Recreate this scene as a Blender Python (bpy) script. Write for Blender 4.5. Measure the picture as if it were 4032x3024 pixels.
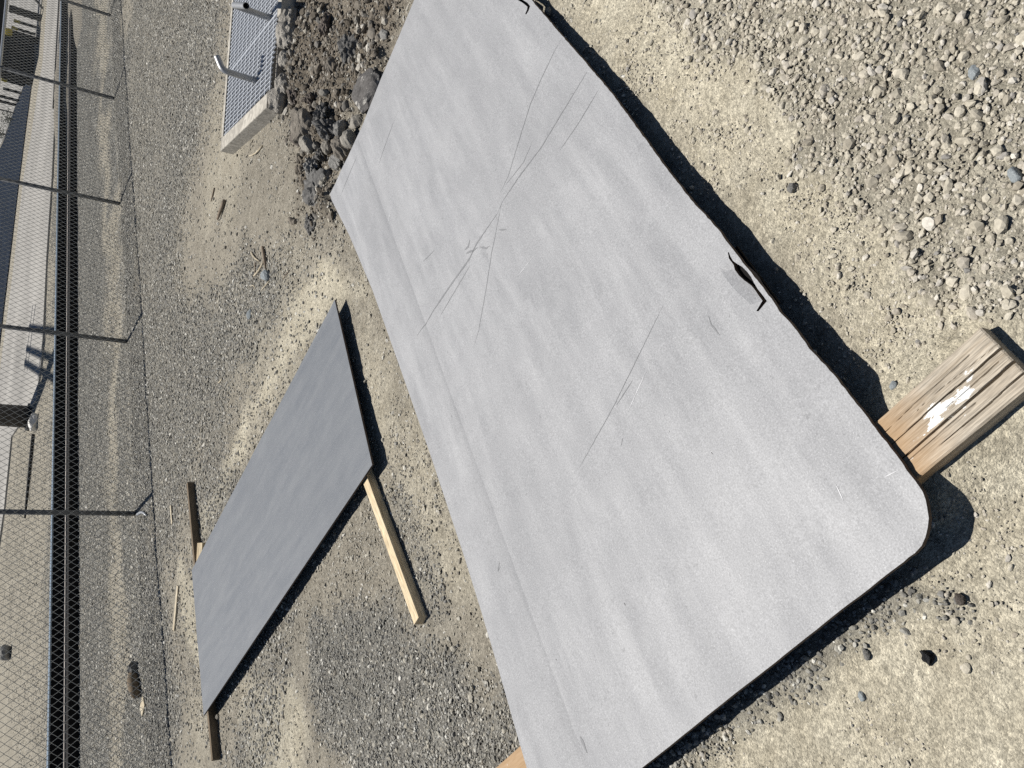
import bpy, bmesh, math, random
import numpy as np
from mathutils import Vector, Matrix, Quaternion
from mathutils.geometry import delaunay_2d_cdt

for o in list(bpy.data.objects): bpy.data.objects.remove(o)
sc = bpy.context.scene
COL = sc.collection

# ------------------------------------------------------------------ camera
# phone held on its side, 1.7 m above the yard, looking about 35 degrees down
F, CX, CY, EYE = 3262.0, 2016.0, 1512.0, 1.7
_n = np.array([6700.0 - CX, -(2100.0 - CY), -F]); _up = -_n / np.linalg.norm(_n)
_f = np.array([0, 0, -1.0]); _y = _f - _up * _f.dot(_up); _y /= np.linalg.norm(_y)
R = np.array([np.cross(_y, _up), _y, _up])
cam = bpy.data.cameras.new('camera'); camo = bpy.data.objects.new('camera', cam); COL.objects.link(camo)
M = Matrix([list(r) for r in R]).to_4x4(); M.translation = (0, 0, EYE); camo.matrix_world = M
cam.sensor_width = 36.0; cam.lens = F / 4032.0 * 36.0; cam.clip_start = 0.02; cam.clip_end = 2000
sc.camera = camo
# ------------------------------------------------------------------ sky and sun
SUN_EL, SHADOW_AZ = math.radians(63), math.radians(-64)
w = bpy.data.worlds.new('World'); sc.world = w; w.use_nodes = True
wn = w.node_tree; bg = wn.nodes['Background']
sky = wn.nodes.new('ShaderNodeTexSky'); sky.sky_type = 'NISHITA'; sky.sun_disc = False
sky.sun_elevation = SUN_EL; sky.sun_rotation = math.radians(-26); sky.air_density = 0.65; sky.dust_density = 0.15
wn.links.new(sky.outputs[0], bg.inputs[0]); bg.inputs[1].default_value = 0.05
sl = bpy.data.lights.new('sun', 'SUN'); sl.energy = 5.0; sl.angle = math.radians(0.53); sl.color = (1.0, 0.965, 0.91)
so = bpy.data.objects.new('sun', sl); COL.objects.link(so); so.location = (-4, 8, 20)
ld = Vector((math.cos(SHADOW_AZ) * math.cos(SUN_EL), math.sin(SHADOW_AZ) * math.cos(SUN_EL), -math.sin(SUN_EL)))
so.rotation_euler = ld.to_track_quat('-Z', 'Y').to_euler()
sc.view_settings.view_transform = 'Standard'; sc.view_settings.look = 'None'
sc.view_settings.exposure = 0.12; sc.view_settings.gamma = 1.0
sc.render.engine = 'CYCLES'
sc.cycles.use_denoising = False
sc.cycles.max_bounces = 6; sc.cycles.diffuse_bounces = 1; sc.cycles.glossy_bounces = 2

# ------------------------------------------------------------------ helpers
def at(x, y, z=0.0):
    """point of the yard at height z that the photograph shows at (x, y)"""
    v = R @ np.array([x - CX, -(y - CY), -F]); t = (z - EYE) / v[2]
    return np.array([t * v[0], t * v[1], z])
def proj(p):
    c = (p - np.array([0, 0, EYE])) @ R
    return CX + F * c[:, 0] / -c[:, 2], CY - F * c[:, 1] / -c[:, 2], -c[:, 2]
def _h(ix, iy, s):
    n = (ix.astype(np.int64) * 374761393 + iy.astype(np.int64) * 668265263 + s * 2147483647) & 0xffffffff
    n = ((n ^ (n >> 13)) * 1274126177) & 0xffffffff
    return ((n ^ (n >> 16)) & 0xffff) / 65535.0
def vn(x, y, s=0):
    x = np.asarray(x, float); y = np.asarray(y, float)
    ix = np.floor(x); iy = np.floor(y); fx = x - ix; fy = y - iy
    fx = fx * fx * (3 - 2 * fx); fy = fy * fy * (3 - 2 * fy)
    a = _h(ix, iy, s); b = _h(ix + 1, iy, s); c = _h(ix, iy + 1, s); d = _h(ix + 1, iy + 1, s)
    return (a + (b - a) * fx) * (1 - fy) + (c + (d - c) * fx) * fy
def fbm(x, y, s=0, o=3):
    r = 0; a = .5; t = 0
    for i in range(o):
        r = r + a * vn(x * 2 ** i, y * 2 ** i, s + i * 17); t += a; a *= .5
    return r / t
def sdist(x, y, poly):
    """signed distance to a polygon, positive inside"""
    p = np.asarray(poly, float); d = np.full(x.shape, 1e9); ins = np.zeros(x.shape, bool)
    for i in range(len(p)):
        x0, y0 = p[i]; x1, y1 = p[(i + 1) % len(p)]
        ex, ey = x1 - x0, y1 - y0; L = ex * ex + ey * ey + 1e-12
        t = np.clip(((x - x0) * ex + (y - y0) * ey) / L, 0, 1)
        d = np.minimum(d, np.hypot(x - x0 - t * ex, y - y0 - t * ey))
        c = ((y0 > y) != (y1 > y)) & (x < (x1 - x0) * (y - y0) / (y1 - y0 + 1e-15) + x0)
        ins ^= c
    return np.where(ins, d, -d)
def sstep(a, b, x):
    t = np.clip((x - a) / (b - a), 0, 1); return t * t * (3 - 2 * t)
K = 4032 / 2212.0
def gp(pts, z=0.0): return [tuple(at(x * K, y * K, z)[:2]) for x, y in pts]

def tag(o, label=None, cat=None, group=None, kind=None):
    if label: o['label'] = label
    if cat: o['category'] = cat
    if group: o['group'] = group
    if kind: o['kind'] = kind
    return o
def mesh_obj(name, verts, faces, mat, parent=None, smooth=False):
    me = bpy.data.meshes.new(name); me.from_pydata([tuple(map(float, v)) for v in verts], [], [tuple(map(int, f)) for f in faces]); me.update()
    return link(name, me, mat, parent, smooth)
def link(name, me, mat, parent=None, smooth=False):
    o = bpy.data.objects.new(name, me); COL.objects.link(o)
    if mat is not None and not len(me.materials): me.materials.append(mat)
    if smooth:
        me.polygons.foreach_set('use_smooth', [True] * len(me.polygons))
    if parent is not None: o.parent = parent
    return o
def bm_obj(name, bm, mat, parent=None, smooth=False):
    me = bpy.data.meshes.new(name); bm.normal_update(); bm.to_mesh(me); bm.free()
    return link(name, me, mat, parent, smooth)
def empty(name, loc=(0, 0, 0)):
    o = bpy.data.objects.new(name, None); COL.objects.link(o); o.location = loc; o.empty_display_size = .1; return o
def obox(bm, o, a, b, c, bevel=0.0):
    o, a, b, c = [Vector(map(float, q)) for q in (o, a, b, c)]
    if a.cross(b).dot(c) < 0: a, b = b, a
    v = [bm.verts.new(o + a * i + b * j + c * k) for k in (0, 1) for j in (0, 1) for i in (0, 1)]
    fs = [bm.faces.new([v[i] for i in q]) for q in ((0, 2, 3, 1), (4, 5, 7, 6), (0, 1, 5, 4), (2, 6, 7, 3), (0, 4, 6, 2), (1, 3, 7, 5))]
    if bevel:
        es = {e for f in fs for e in f.edges}
        bmesh.ops.bevel(bm, geom=list(es), offset=bevel, segments=2, affect='EDGES', profile=.6)
def tube(bm, pts, rad, n=12, caps=True):
    pts = [Vector(map(float, p)) for p in pts]
    if not isinstance(rad, (list, tuple)): rad = [rad] * len(pts)
    t0 = (pts[1] - pts[0]).normalized(); ref = t0.orthogonal().normalized(); rings = []
    for i, p in enumerate(pts):
        t = (pts[min(i + 1, len(pts) - 1)] - pts[max(i - 1, 0)]).normalized()
        ref = (ref - t * ref.dot(t)).normalized(); bi = t.cross(ref)
        rings.append([bm.verts.new(p + (ref * math.cos(2 * math.pi * k / n) + bi * math.sin(2 * math.pi * k / n)) * rad[i]) for k in range(n)])
    for a, b in zip(rings, rings[1:]):
        for k in range(n): bm.faces.new((a[k], a[(k + 1) % n], b[(k + 1) % n], b[k]))
    if caps: bm.faces.new(rings[0][::-1]); bm.faces.new(rings[-1])

# ------------------------------------------------------------------ materials
class NT:
    def __init__(s, name):
        s.m = bpy.data.materials.new(name); s.m.use_nodes = True; s.t = s.m.node_tree
        s.b = s.t.nodes['Principled BSDF']
    def n(s, typ, **k):
        q = s.t.nodes.new('ShaderNode' + typ)
        for a, v in k.items():
            if a.startswith('i_'):
                q.inputs[int(a[2:]) if a[2:].isdigit() else a[2:].replace('_', ' ')].default_value = v
            else: setattr(q, a, v)
        return q
    def l(s, a, b): s.t.links.new(a, b)
    def math(s, op, a, b=None, clamp=False):
        q = s.n('Math', operation=op, use_clamp=clamp)
        for i, v in enumerate((a, b)):
            if v is None: continue
            if isinstance(v, (int, float)): q.inputs[i].default_value = v
            else: s.l(v, q.inputs[i])
        return q.outputs[0]
    def mix(s, f, a, b, blend='MIX'):
        q = s.n('MixRGB', blend_type=blend)
        for i, v in zip((0, 1, 2), (f, a, b)):
            if isinstance(v, (int, float)): q.inputs[i].default_value = v
            elif isinstance(v, tuple): q.inputs[i].default_value = (*v, 1)
            else: s.l(v, q.inputs[i])
        return q.outputs[0]
    def noise(s, vec, scale, detail=4, rough=.55, out=0):
        q = s.n('TexNoise'); q.inputs['Scale'].default_value = scale; q.inputs['Detail'].default_value = detail; q.inputs['Roughness'].default_value = rough
        if vec is not None: s.l(vec, q.inputs['Vector'])
        return q.outputs[out]
    def vor(s, vec, scale, out='Color', feature='F1'):
        q = s.n('TexVoronoi', feature=feature); q.inputs['Scale'].default_value = scale; s.l(vec, q.inputs['Vector']); return q.outputs[out]
    def ramp(s, f, stops):
        q = s.n('ValToRGB'); e = q.color_ramp.elements
        while len(e) < len(stops): e.new(.5)
        for k, (p, c) in zip(e, stops): k.position = p; k.color = (*c, 1) if isinstance(c, tuple) else (c, c, c, 1)
        s.l(f, q.inputs[0]); return q.outputs[0]
    def rng(s, f, a, b, c=0., d=1.):
        q = s.n('MapRange'); s.l(f, q.inputs[0])
        for i, v in zip((1, 2, 3, 4), (a, b, c, d)): q.inputs[i].default_value = v
        return q.outputs[0]
    def coord(s, out='Object'): return s.n('TexCoord').outputs[out]
    def pos(s): return s.n('NewGeometry').outputs['Position']
    def mapv(s, vec, scale=(1, 1, 1), rot=(0, 0, 0)):
        q = s.n('Mapping'); s.l(vec, q.inputs[0]); q.inputs['Scale'].default_value = scale; q.inputs['Rotation'].default_value = rot; return q.outputs[0]
    def bump(s, h, strength, dist):
        q = s.n('Bump'); q.inputs['Strength'].default_value = strength; q.inputs['Distance'].default_value = dist; s.l(h, q.inputs['Height'])
        s.l(q.outputs[0], s.b.inputs['Normal']); return q
    def done(s, col=None, rough=.8, metal=0., spec=.3):
        if col is not None:
            if isinstance(col, tuple): s.b.inputs['Base Color'].default_value = (*col, 1)
            else: s.l(col, s.b.inputs['Base Color'])
        if isinstance(rough, (int, float)): s.b.inputs['Roughness'].default_value = rough
        else: s.l(rough, s.b.inputs['Roughness'])
        s.b.inputs['Metallic'].default_value = metal; s.b.inputs['Specular IOR Level'].default_value = spec
        return s.m

def mat_ground():
    t = NT('yard_soil'); p = t.pos()
    at_ = t.n('Attribute', attribute_name='zone'); sp = t.n('SeparateColor'); t.l(at_.outputs['Color'], sp.inputs[0])
    big = t.noise(p, 1.3, 4); midn = t.noise(p, 9, 5); fine = t.noise(p, 55, 4, .65)
    c = t.mix(t.rng(midn, .3, .7), (.255, .230, .184), (.350, .320, .260))
    pale = t.mix(t.rng(midn, .3, .7), (.495, .445, .335), (.620, .570, .445))
    grey = t.mix(t.rng(midn, .3, .7), (.165, .158, .140), (.240, .232, .206))
    brown = t.mix(t.rng(midn, .3, .7), (.135, .113, .086), (.235, .203, .160))
    c = t.mix(sp.outputs[0], c, pale); c = t.mix(sp.outputs[1], c, grey); c = t.mix(sp.outputs[2], c, brown)
    # single grains in the fines
    v1 = t.vor(p, 95); v2 = t.vor(p, 240)
    g1 = t.n('SeparateColor'); t.l(v1, g1.inputs[0]); g2 = t.n('SeparateColor'); t.l(v2, g2.inputs[0])
    k1 = t.rng(g1.outputs[0], 0, 1, .80, 1.16); k2 = t.rng(g2.outputs[0], 0, 1, .72, 1.25)
    k3 = t.rng(fine, .25, .75, .72, 1.25); k4 = t.rng(big, .3, .7, .9, 1.1)
    k = t.math('MULTIPLY', t.math('MULTIPLY', k1, k2), t.math('MULTIPLY', k3, k4))
    cc = t.n('CombineColor'); [t.l(k, cc.inputs[i]) for i in range(3)]
    c = t.mix(1.0, c, cc.outputs[0], 'MULTIPLY')
    d1 = t.vor(p, 95, 'Distance'); d2 = t.vor(p, 240, 'Distance')
    h = t.math('ADD', t.math('MULTIPLY', t.noise(p, 120, 5, .75), 1.8), t.math('ADD', t.math('MULTIPLY', fine, 1.0), t.math('MULTIPLY', d2, -.45)))
    h = t.math('ADD', h, t.math('MULTIPLY', g1.outputs[1], .25))
    t.bump(h, 1.0, .0042)
    return t.done(c, .95, spec=.15)
def mat_stone(name, stops, scale=60):
    t = NT(name); oi = t.n('ObjectInfo'); c = t.ramp(oi.outputs['Random'], stops)
    n = t.noise(t.coord('Object'), 2.2, 4, .6); k = t.rng(n, .3, .7, .8, 1.16)
    cc = t.n('CombineColor'); [t.l(k, cc.inputs[i]) for i in range(3)]
    c = t.mix(1.0, c, cc.outputs[0], 'MULTIPLY'); t.bump(t.noise(t.coord('Object'), 6, 3), .5, .0008)
    return t.done(c, .9, spec=.2)
def mat_rock(name, a, b, scale=12, crust=None, bump=.01, cov=.56):
    if name not in ('pale_concrete', 'broken_concrete'): scale *= .2; bump = .0035 if bump > .006 else .0008
    t = NT(name); p = t.coord('Object'); n = t.noise(p, scale, 6, .65); c = t.mix(t.rng(n, .3, .7), a, b)
    v = t.n('SeparateColor'); t.l(t.vor(p, scale * 7), v.inputs[0])
    k = t.rng(v.outputs[0], 0, 1, .8, 1.2); cc = t.n('CombineColor'); [t.l(k, cc.inputs[i]) for i in range(3)]
    c = t.mix(1.0, c, cc.outputs[0], 'MULTIPLY')
    if crust: c = t.mix(t.rng(t.noise(p, scale * 1.1, 6, .7), cov, cov + .05), c, crust)
    t.bump(t.math('ADD', n, t.noise(p, scale * 5, 4)), 1, bump); return t.done(c, .92, spec=.2)
def mat_plate(name, base, dark, light, rough, metal, speck):
    t = NT(name); p = t.coord('Object')
    st = t.noise(t.mapv(p, (.9, 6.5, 1)), 1.9, 6, .62)           # mill streaks run along the plate
    st2 = t.noise(t.mapv(p, (2.0, 5.0, 1)), 1.4, 5, .6); cl = t.noise(p, 3.2, 5, .6)
    c = t.mix(t.rng(st, .38, .64), dark, light); c = t.mix(t.rng(cl, .35, .7, .15, .75), c, base); c = t.mix(t.rng(t.noise(p, 11, 5, .65), .45, .7, 0, .35), c, light)
    c = t.mix(t.rng(st2, .52, .75, 0, .6), c, dark)
    wv = t.noise(t.mapv(p, (1.1, 1.6, 1)), .9, 6, .62); c = t.mix(t.rng(wv, .48, .68, 0, .5), c, dark)
    gr = t.rng(t.noise(p, 420, 1, .5), .66, .70); c = t.mix(t.math('MULTIPLY', gr, .5), c, (.62, .62, .62))
    sm = t.rng(t.noise(p, 26, 6, .75), .62, .72); c = t.mix(t.math('MULTIPLY', sm, .35), c, dark)
    s = t.noise(p, 230, 3, .8); k = t.rng(s, .3, .7, 1 - speck, 1 + speck)
    cc = t.n('CombineColor'); [t.l(k, cc.inputs[i]) for i in range(3)]
    c = t.mix(1.0, c, cc.outputs[0], 'MULTIPLY')
    sp = t.rng(t.noise(p, 60, 2, .5), .71, .75); c = t.mix(t.math('MULTIPLY', sp, .35), c, (dark[0] * .45, dark[1] * .45, dark[2] * .45))
    t.bump(t.math('ADD', s, t.math('MULTIPLY', cl, 2.5)), .22, .0012)
    return t.done(c, t.rng(wv, .3, .7, rough - .10, rough + .14), metal, .35)
def mat_simple(name, col, rough=.7, metal=0., var=.12, scale=14, bump=0., spec=.3):
    t = NT(name); p = t.coord('Object'); n = t.noise(p, scale, 5, .6); k = t.rng(n, .3, .7, 1 - var, 1 + var)
    cc = t.n('CombineColor'); [t.l(k, cc.inputs[i]) for i in range(3)]
    c = t.mix(1.0, col, cc.outputs[0], 'MULTIPLY')
    if bump: t.bump(n, .8, bump)
    return t.done(c, rough, metal, spec)
def mat_wood(name, a, b, axis_scale=(1.5, 38, 38), stain=None, paint=False):
    t = NT(name); p = t.coord('Object'); q = t.mapv(p, axis_scale)
    g = t.noise(q, 1.6, 5, .6); fi = t.noise(t.mapv(p, tuple(v * 4 for v in axis_scale)), 2.0, 3, .6)
    c = t.mix(t.rng(g, .32, .68), a, b)
    k = t.rng(fi, .3, .7, .55, 1.25); cc = t.n('CombineColor'); [t.l(k, cc.inputs[i]) for i in range(3)]
    c = t.mix(1.0, c, cc.outputs[0], 'MULTIPLY')
    xyz = t.n('SeparateXYZ'); t.l(p, xyz.inputs[0])
    if stain:    # rust washed off the steel on to the wood beside the plate edge
        col, x0, x1 = stain
        sn = t.math('ADD', xyz.outputs[0], t.math('MULTIPLY', t.math('SUBTRACT', t.noise(p, 26, 4), .5), .07))
        c = t.mix(t.rng(sn, x0, x1, .0, .78), c, col)
    if paint:    # flaked white paint left in streaks along the grain
        x0, x1, y0, y1 = paint
        fl = t.noise(t.mapv(p, (11, 34, 1)), 1.9, 6, .62)
        win = t.math('MULTIPLY', t.math('MULTIPLY', t.rng(xyz.outputs[0], x0, x0 + .05), t.rng(xyz.outputs[0], x1, x1 - .05)),
                     t.math('MULTIPLY', t.rng(xyz.outputs[1], y0, y0 + .03), t.rng(xyz.outputs[1], y1, y1 - .03)))
        f = t.rng(t.math('ADD', fl, t.math('MULTIPLY', win, .2)), .69, .70)
        c = t.mix(f, c, (.82, .82, .80))
    t.bump(t.math('ADD', fi, g), .6, .0025); return t.done(c, .85, spec=.2)

MG = mat_ground()
M_TAN = mat_stone('tan_gravel_stone', [(0, (.33, .295, .235)), (.3, (.47, .43, .345)), (.6, (.56, .515, .42)), (.8, (.42, .38, .315)), (.93, (.66, .62, .54)), (.985, (.32, .30, .27)), (1, (.17, .17, .165))])
M_GREY = mat_stone('grey_gravel_stone', [(0, (.14, .135, .125)), (.3, (.26, .25, .22)), (.6, (.37, .355, .31)), (.82, (.22, .215, .20)), (.93, (.55, .53, .47)), (1, (.70, .68, .61))])
M_PEB = mat_stone('yard_pebble_stone', [(0, (.20, .18, .15)), (.12, (.31, .285, .235)), (.4, (.40, .37, .305)), (.65, (.48, .45, .375)), (.82, (.33, .315, .28)), (.94, (.64, .61, .53)), (1, (.74, .71, .64))])
M_CLOD = mat_stone('brown_soil_clod', [(0, (.10, .085, .065)), (.35, (.17, .147, .118)), (.65, (.235, .208, .17)), (.84, (.19, .18, .162)), (.95, (.38, .35, .29)), (1, (.54, .51, .45))])
M_PLATE = mat_plate('dusty_plate_steel', (.325, .327, .334), (.262, .265, .273), (.385, .387, .392), .58, .0, .28)
M_PLATE2 = mat_plate('blue_grey_plate_steel', (.150, .160, .174), (.122, .133, .150), (.184, .193, .204), .55, .1, .08)
M_EDGE = mat_simple('rusty_cut_edge', (.10, .075, .06), .85, 0, .4, 40)
M_MARK = mat_simple('scrape_mark', (.215, .218, .224), .6, 0, .12, 60)
M_MARKL = mat_simple('bright_scratch', (.62, .62, .63), .5, 0, .08, 60)
M_MARKD = mat_simple('dark_pit', (.06, .055, .05), .8, 0, .2, 60)
M_CONC = mat_rock('pale_concrete', (.36, .335, .29), (.50, .47, .41), 5, bump=.003)
M_CONCB = mat_rock('broken_concrete', (.24, .225, .20), (.44, .41, .36), 22, bump=.012)
M_GALV = mat_simple('galvanised_bar', (.68, .71, .75), .5, .0, .08, 30)
M_PIPE = mat_simple('dull_galvanised_pipe', (.42, .42, .42), .45, .6, .15, 40)
M_POST = mat_simple('weathered_fence_pipe', (.13, .132, .135), .5, .3, .15, 20)
M_RAIL = mat_simple('bright_fence_rail', (.55, .56, .57), .4, .5, .1, 20)
M_WIRE = mat_simple('fence_wire', (.50, .495, .47), .55, .3, .15, 8)
M_BLACK = mat_simple('shade_black', (.011, .010, .010), .75, 0, .3, 8, spec=.1)  # near-black stand-in for deep shade: trench, drain pit, slot and pipe mouth
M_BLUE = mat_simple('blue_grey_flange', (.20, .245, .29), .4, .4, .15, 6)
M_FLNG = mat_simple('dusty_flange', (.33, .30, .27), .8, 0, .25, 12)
M_ASPH = mat_simple('shade_tinted_asphalt', (.014, .020, .032), .95, 0, .3, .8, spec=.05)  # blue-grey of shaded paving put into the base colour
M_PAVE = mat_simple('pale_concrete_apron', (.315, .302, .278), .9, 0, .22, .35, spec=.2)
M_LOT = mat_simple('grey_lot_concrete', (.27, .26, .24), .9, 0, .25, .25)
M_DIRTY = mat_simple('dark_steel_platform', (.030, .030, .029), .8, 0, .3, 6)
M_YEL = mat_simple('yellow_paint', (.42, .34, .06), .6, 0, .2, 12)
M_POLE = mat_simple('dark_pole_coating', (.075, .07, .066), .75, 0, .3, 3)
M_TIMB = mat_wood('weathered_timber', (.36, .30, .225), (.55, .49, .40), (2.2, 46, 46), stain=((.42, .265, .135), .16, .28), paint=(.05, .235, .03, .112))
M_STICK = mat_wood('fresh_softwood', (.62, .48, .29), (.78, .66, .46), (2, 30, 30))
M_BOARD = mat_wood('brown_board', (.14, .105, .07), (.21, .165, .115), (2, 30, 30))
M_TWIG = mat_wood('dry_stalk', (.42, .35, .24), (.62, .55, .42), (3, 30, 30))
M_TWIGD = mat_wood('brown_stalk', (.20, .155, .11), (.32, .26, .20), (3, 30, 30))
M_LEAF = mat_simple('dark_leaf', (.05, .065, .03), .7, 0, .4, 9)

# ------------------------------------------------------------------ zones of the yard (all in metres on the ground)
G1 = gp([(1400, -40), (1480, 60), (1500, 130), (1560, 150), (1610, 120), (1640, 200), (1690, 230), (1740, 300), (1720, 380), (1780, 385), (1830, 370), (1850, 440), (1900, 480),
         (1930, 560), (1960, 620), (2010, 650), (2090, 640), (2140, 690), (2300, 680), (2300, -60)])
G2 = gp([(1300, 1720), (1530, 1520), (1700, 1390), (1850, 1290), (1960, 1240), (2040, 1280), (2060, 1310), (1960, 1330), (1880, 1400), (1800, 1460), (1720, 1500), (1650, 1560), (1560, 1620), (1450, 1730)])
G3 = gp([(690, 1330), (760, 1310), (850, 1285), (900, 1350), (960, 1400), (1040, 1480), (1110, 1560), (1140, 1720), (780, 1720), (700, 1560), (660, 1450)])
G4 = gp([(850, 1020), (890, 1080), (930, 1200), (960, 1320), (930, 1340), (880, 1200), (840, 1080)])
P1 = gp([(1150, -40), (2300, -40), (2300, 1760), (1360, 1760), (1500, 1500), (1900, 1100), (1800, 700), (1400, 250)])
P2 = gp([(690, 560), (780, 590), (800, 640), (760, 680), (700, 690), (640, 780), (560, 900), (470, 1100), (430, 1180), (400, 1210), (470, 1040), (540, 870), (610, 740), (640, 640)])
P3 = gp([(390, 1240), (425, 1230), (440, 1420), (420, 1440), (395, 1360)])
P4 = gp([(540, 1450), (640, 1420), (660, 1520), (680, 1700), (560, 1720), (520, 1560)])
P5 = gp([(800, 640), (860, 830), (950, 1000), (1010, 1150), (1040, 1300), (900, 1300), (800, 1020), (760, 760)])
B1 = gp([(610, -40), (900, -40), (850, 90), (780, 230), (730, 330), (715, 440), (650, 440), (640, 340), (650, 260), (610, 180), (600, 80)])
B2 = gp([(655, 330), (720, 330), (725, 470), (705, 500), (650, 450)])
FD = np.array([.7185, .6955]); FN = np.array([-.6955, .7185]); F0 = np.array([-1.689, 8.52])
GL = gp([(280, -60), (490, -60), (470, 120), (440, 260), (400, 420), (370, 560), (400, 660), (470, 620), (530, 540), (590, 540), (605, 640), (565, 760), (500, 860), (440, 960), (400, 1060), (380, 1180), (340, 1180), (300, 800), (280, 400)])
SM = gp([(490, 220), (600, 230), (660, 330), (640, 470), (600, 530), (530, 520), (480, 600), (410, 640), (400, 500), (440, 330)])
def fence_ds(x, y):
    dx, dy = x - F0[0], y - F0[1]; return dx * FN[0] + dy * FN[1], dx * FD[0] + dy * FD[1]
def soft(x, y, poly, wob=.10, edge=.05, s=3, sc_=6.0):
    d = sdist(x, y, poly) + (fbm(x * sc_, y * sc_, s, 4) - .5) * 2 * wob
    return sstep(-edge, edge, d)
PU = np.array([.679, .734]); PV = np.array([.734, -.679])          # along and across the big plate
def zones(x, y):
    pale = np.maximum.reduce([soft(x, y, P1, .08, .12, 1), .9 * soft(x, y, P2, .22, .12, 2, 3), .7 * soft(x, y, P3, .2, .1, 5, 3), .8 * soft(x, y, P4, .2, .1, 6, 3), .45 * soft(x, y, P5, .2, .2, 7, 3)])
    d, s = fence_ds(x, y)
    dn = d + (fbm(x * 1.1, y * 1.1, 12, 5) - .5) * 2.0
    strip = np.maximum(sstep(.9, 1.6, dn) * sstep(3.4, 3.1, d), sstep(-1.1, -.5, dn) * sstep(.65, .15, dn)) * .85 + .12; strip = np.maximum(strip, .6 * sstep(3.3, 3.6, d) * sstep(6.5, 4.5, dn))
    strip = np.maximum(strip, .55 * sstep(.56, .68, fbm(x * .9 + 7, y * .9, 31, 3)) * sstep(3.6, 4.6, y) * sstep(-.8, -1.4, d)); strip = np.maximum(strip, .7 * soft(x, y, GL, .35, .3, 15, 2.5)) * sstep(3.4, 4.4, y) * (1 - .8 * soft(x, y, SM, .25, .2, 16, 3))
    tan = sstep(.1, .5, dn) * sstep(1.4, 1.0, dn) * .16 + sstep(4.4, 5.2, d) * .15
    tan = np.maximum(tan, .3 * sstep(.55, .75, fbm(x * .7, y * .7, 44, 4)) * sstep(-.8, -1.2, d))
    g1 = soft(x, y, G1, .05, .03, 8, 9); g2 = soft(x, y, G2, .05, .04, 9, 9); g3 = soft(x, y, G3, .16, .1, 10, 5); g4 = soft(x, y, G4, .08, .08, 13)
    grey = np.maximum.reduce([.45 * g1, .75 * g2, .9 * g3, .5 * g4, strip])
    brown = np.maximum(soft(x, y, B1, .2, .2, 11, 3) * .95, soft(x, y, B2, .1, .1, 14) * .6)
    return np.maximum(pale, tan), grey, brown, g1, g2, g3, g4, strip
# drain box frame
BO = np.array([1.49, 6.61]); BA = np.array([.982, .189]); BB = np.array([.115, -.993]); BL, BW, BT, BZ = 1.95, 1.24, .105, .10
def box_uv(x, y):
    dx, dy = x - BO[0], y - BO[1]; det = BA[0] * BB[1] - BA[1] * BB[0]
    return (dx * BB[1] - dy * BB[0]) / det, (BA[0] * dy - BA[1] * dx) / det
def height(x, y, zn=None):
    if zn is None: zn = zones(x, y)
    h = (fbm(x * .8, y * .8, 21, 3) - .5) * .020 + (fbm(x * 5, y * 5, 22, 3) - .5) * .010 - .003
    u, v = box_uv(x, y)
    h = h + zn[3] * .010 + zn[4] * .012 + zn[5] * .010
    lump = (fbm(x * 4.5, y * 4.5, 23, 4) - .5) * .15 + .02
    h = h + sstep(.25, .7, zn[2]) * lump * (sstep(-.02, .12, np.maximum(v - BW, -u)))
    uu = x * PU[0] + y * PU[1]; vv = x * PV[0] + y * PV[1]            # the big plate bears on the ground at its far end
    under = sstep(.46, .56, uu) * sstep(-2.36, -2.26, vv) * sstep(-.62, -.72, vv) * sstep(3.85, 3.72, uu)
    lim = .068 - .021 * (uu - .66)
    du = np.maximum(np.abs(uu - .669) - .073, 0); dv = np.maximum(np.abs(vv + .50) - .17, 0)
    h = h + .040 * sstep(.13, .0, np.hypot(du, dv))
    h = np.where(under > 0, h * (1 - under) + under * np.minimum(h, lim - .012), h)
    return h

# ------------------------------------------------------------------ the ground: one sheet, fine near the camera and coarse far away
def axis(dense0, dense1, step, lo, hi, grow):
    a = list(np.arange(dense0, dense1, step)); s = step
    while a[-1] < hi: s *= grow; a.append(a[-1] + s)
    s = step; b = [dense0]
    while b[-1] > lo: s *= grow; b.append(b[-1] - s)
    return np.array(b[::-1][:-1] + a)
xs = axis(-2.2, 2.8, .017, -420, 420, 1.045); ys = axis(.35, 6.2, .017, -60, 700, 1.032)
X, Y = np.meshgrid(xs, ys); nx, ny = len(xs), len(ys)
xf, yf = X.ravel(), Y.ravel()
zn = zones(xf, yf); zf = height(xf, yf, zn)
lum = (vn(xf * 42, yf * 42, 71) - .5) * .004 + (vn(xf * 24, yf * 24, 72) - .5) * .005
zf = zf + lum * sstep(9, 5, np.hypot(xf, yf))
idx = np.arange(nx * ny).reshape(ny, nx)
q = np.stack([idx[:-1, :-1], idx[:-1, 1:], idx[1:, 1:], idx[1:, :-1]], -1).reshape(-1, 4)
u_, v_ = box_uv(xf, yf); inside = (u_ > .03) & (u_ < BL - .03) & (v_ > .03) & (v_ < BW - .03)
q = q[~inside[q].all(1)]
me = bpy.data.meshes.new('ground')
me.vertices.add(nx * ny); me.vertices.foreach_set('co', np.stack([xf, yf, zf], -1).ravel().astype(np.float32))
me.loops.add(q.size); me.loops.foreach_set('vertex_index', q.ravel().astype(np.int32))
me.polygons.add(len(q)); me.polygons.foreach_set('loop_start', np.arange(0, q.size, 4, dtype=np.int32)); me.polygons.foreach_set('loop_total', np.full(len(q), 4, np.int32))
me.update(calc_edges=True); me.validate()
ca = me.color_attributes.new('zone', 'FLOAT_COLOR', 'POINT')
ca.data.foreach_set('color', np.stack([zn[0], zn[1], zn[2], np.ones_like(xf)], -1).ravel().astype(np.float32))
ground = link('ground', me, MG, smooth=True); tag(ground, kind='structure', label='bare yard of packed tan fines and gravel')

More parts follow.
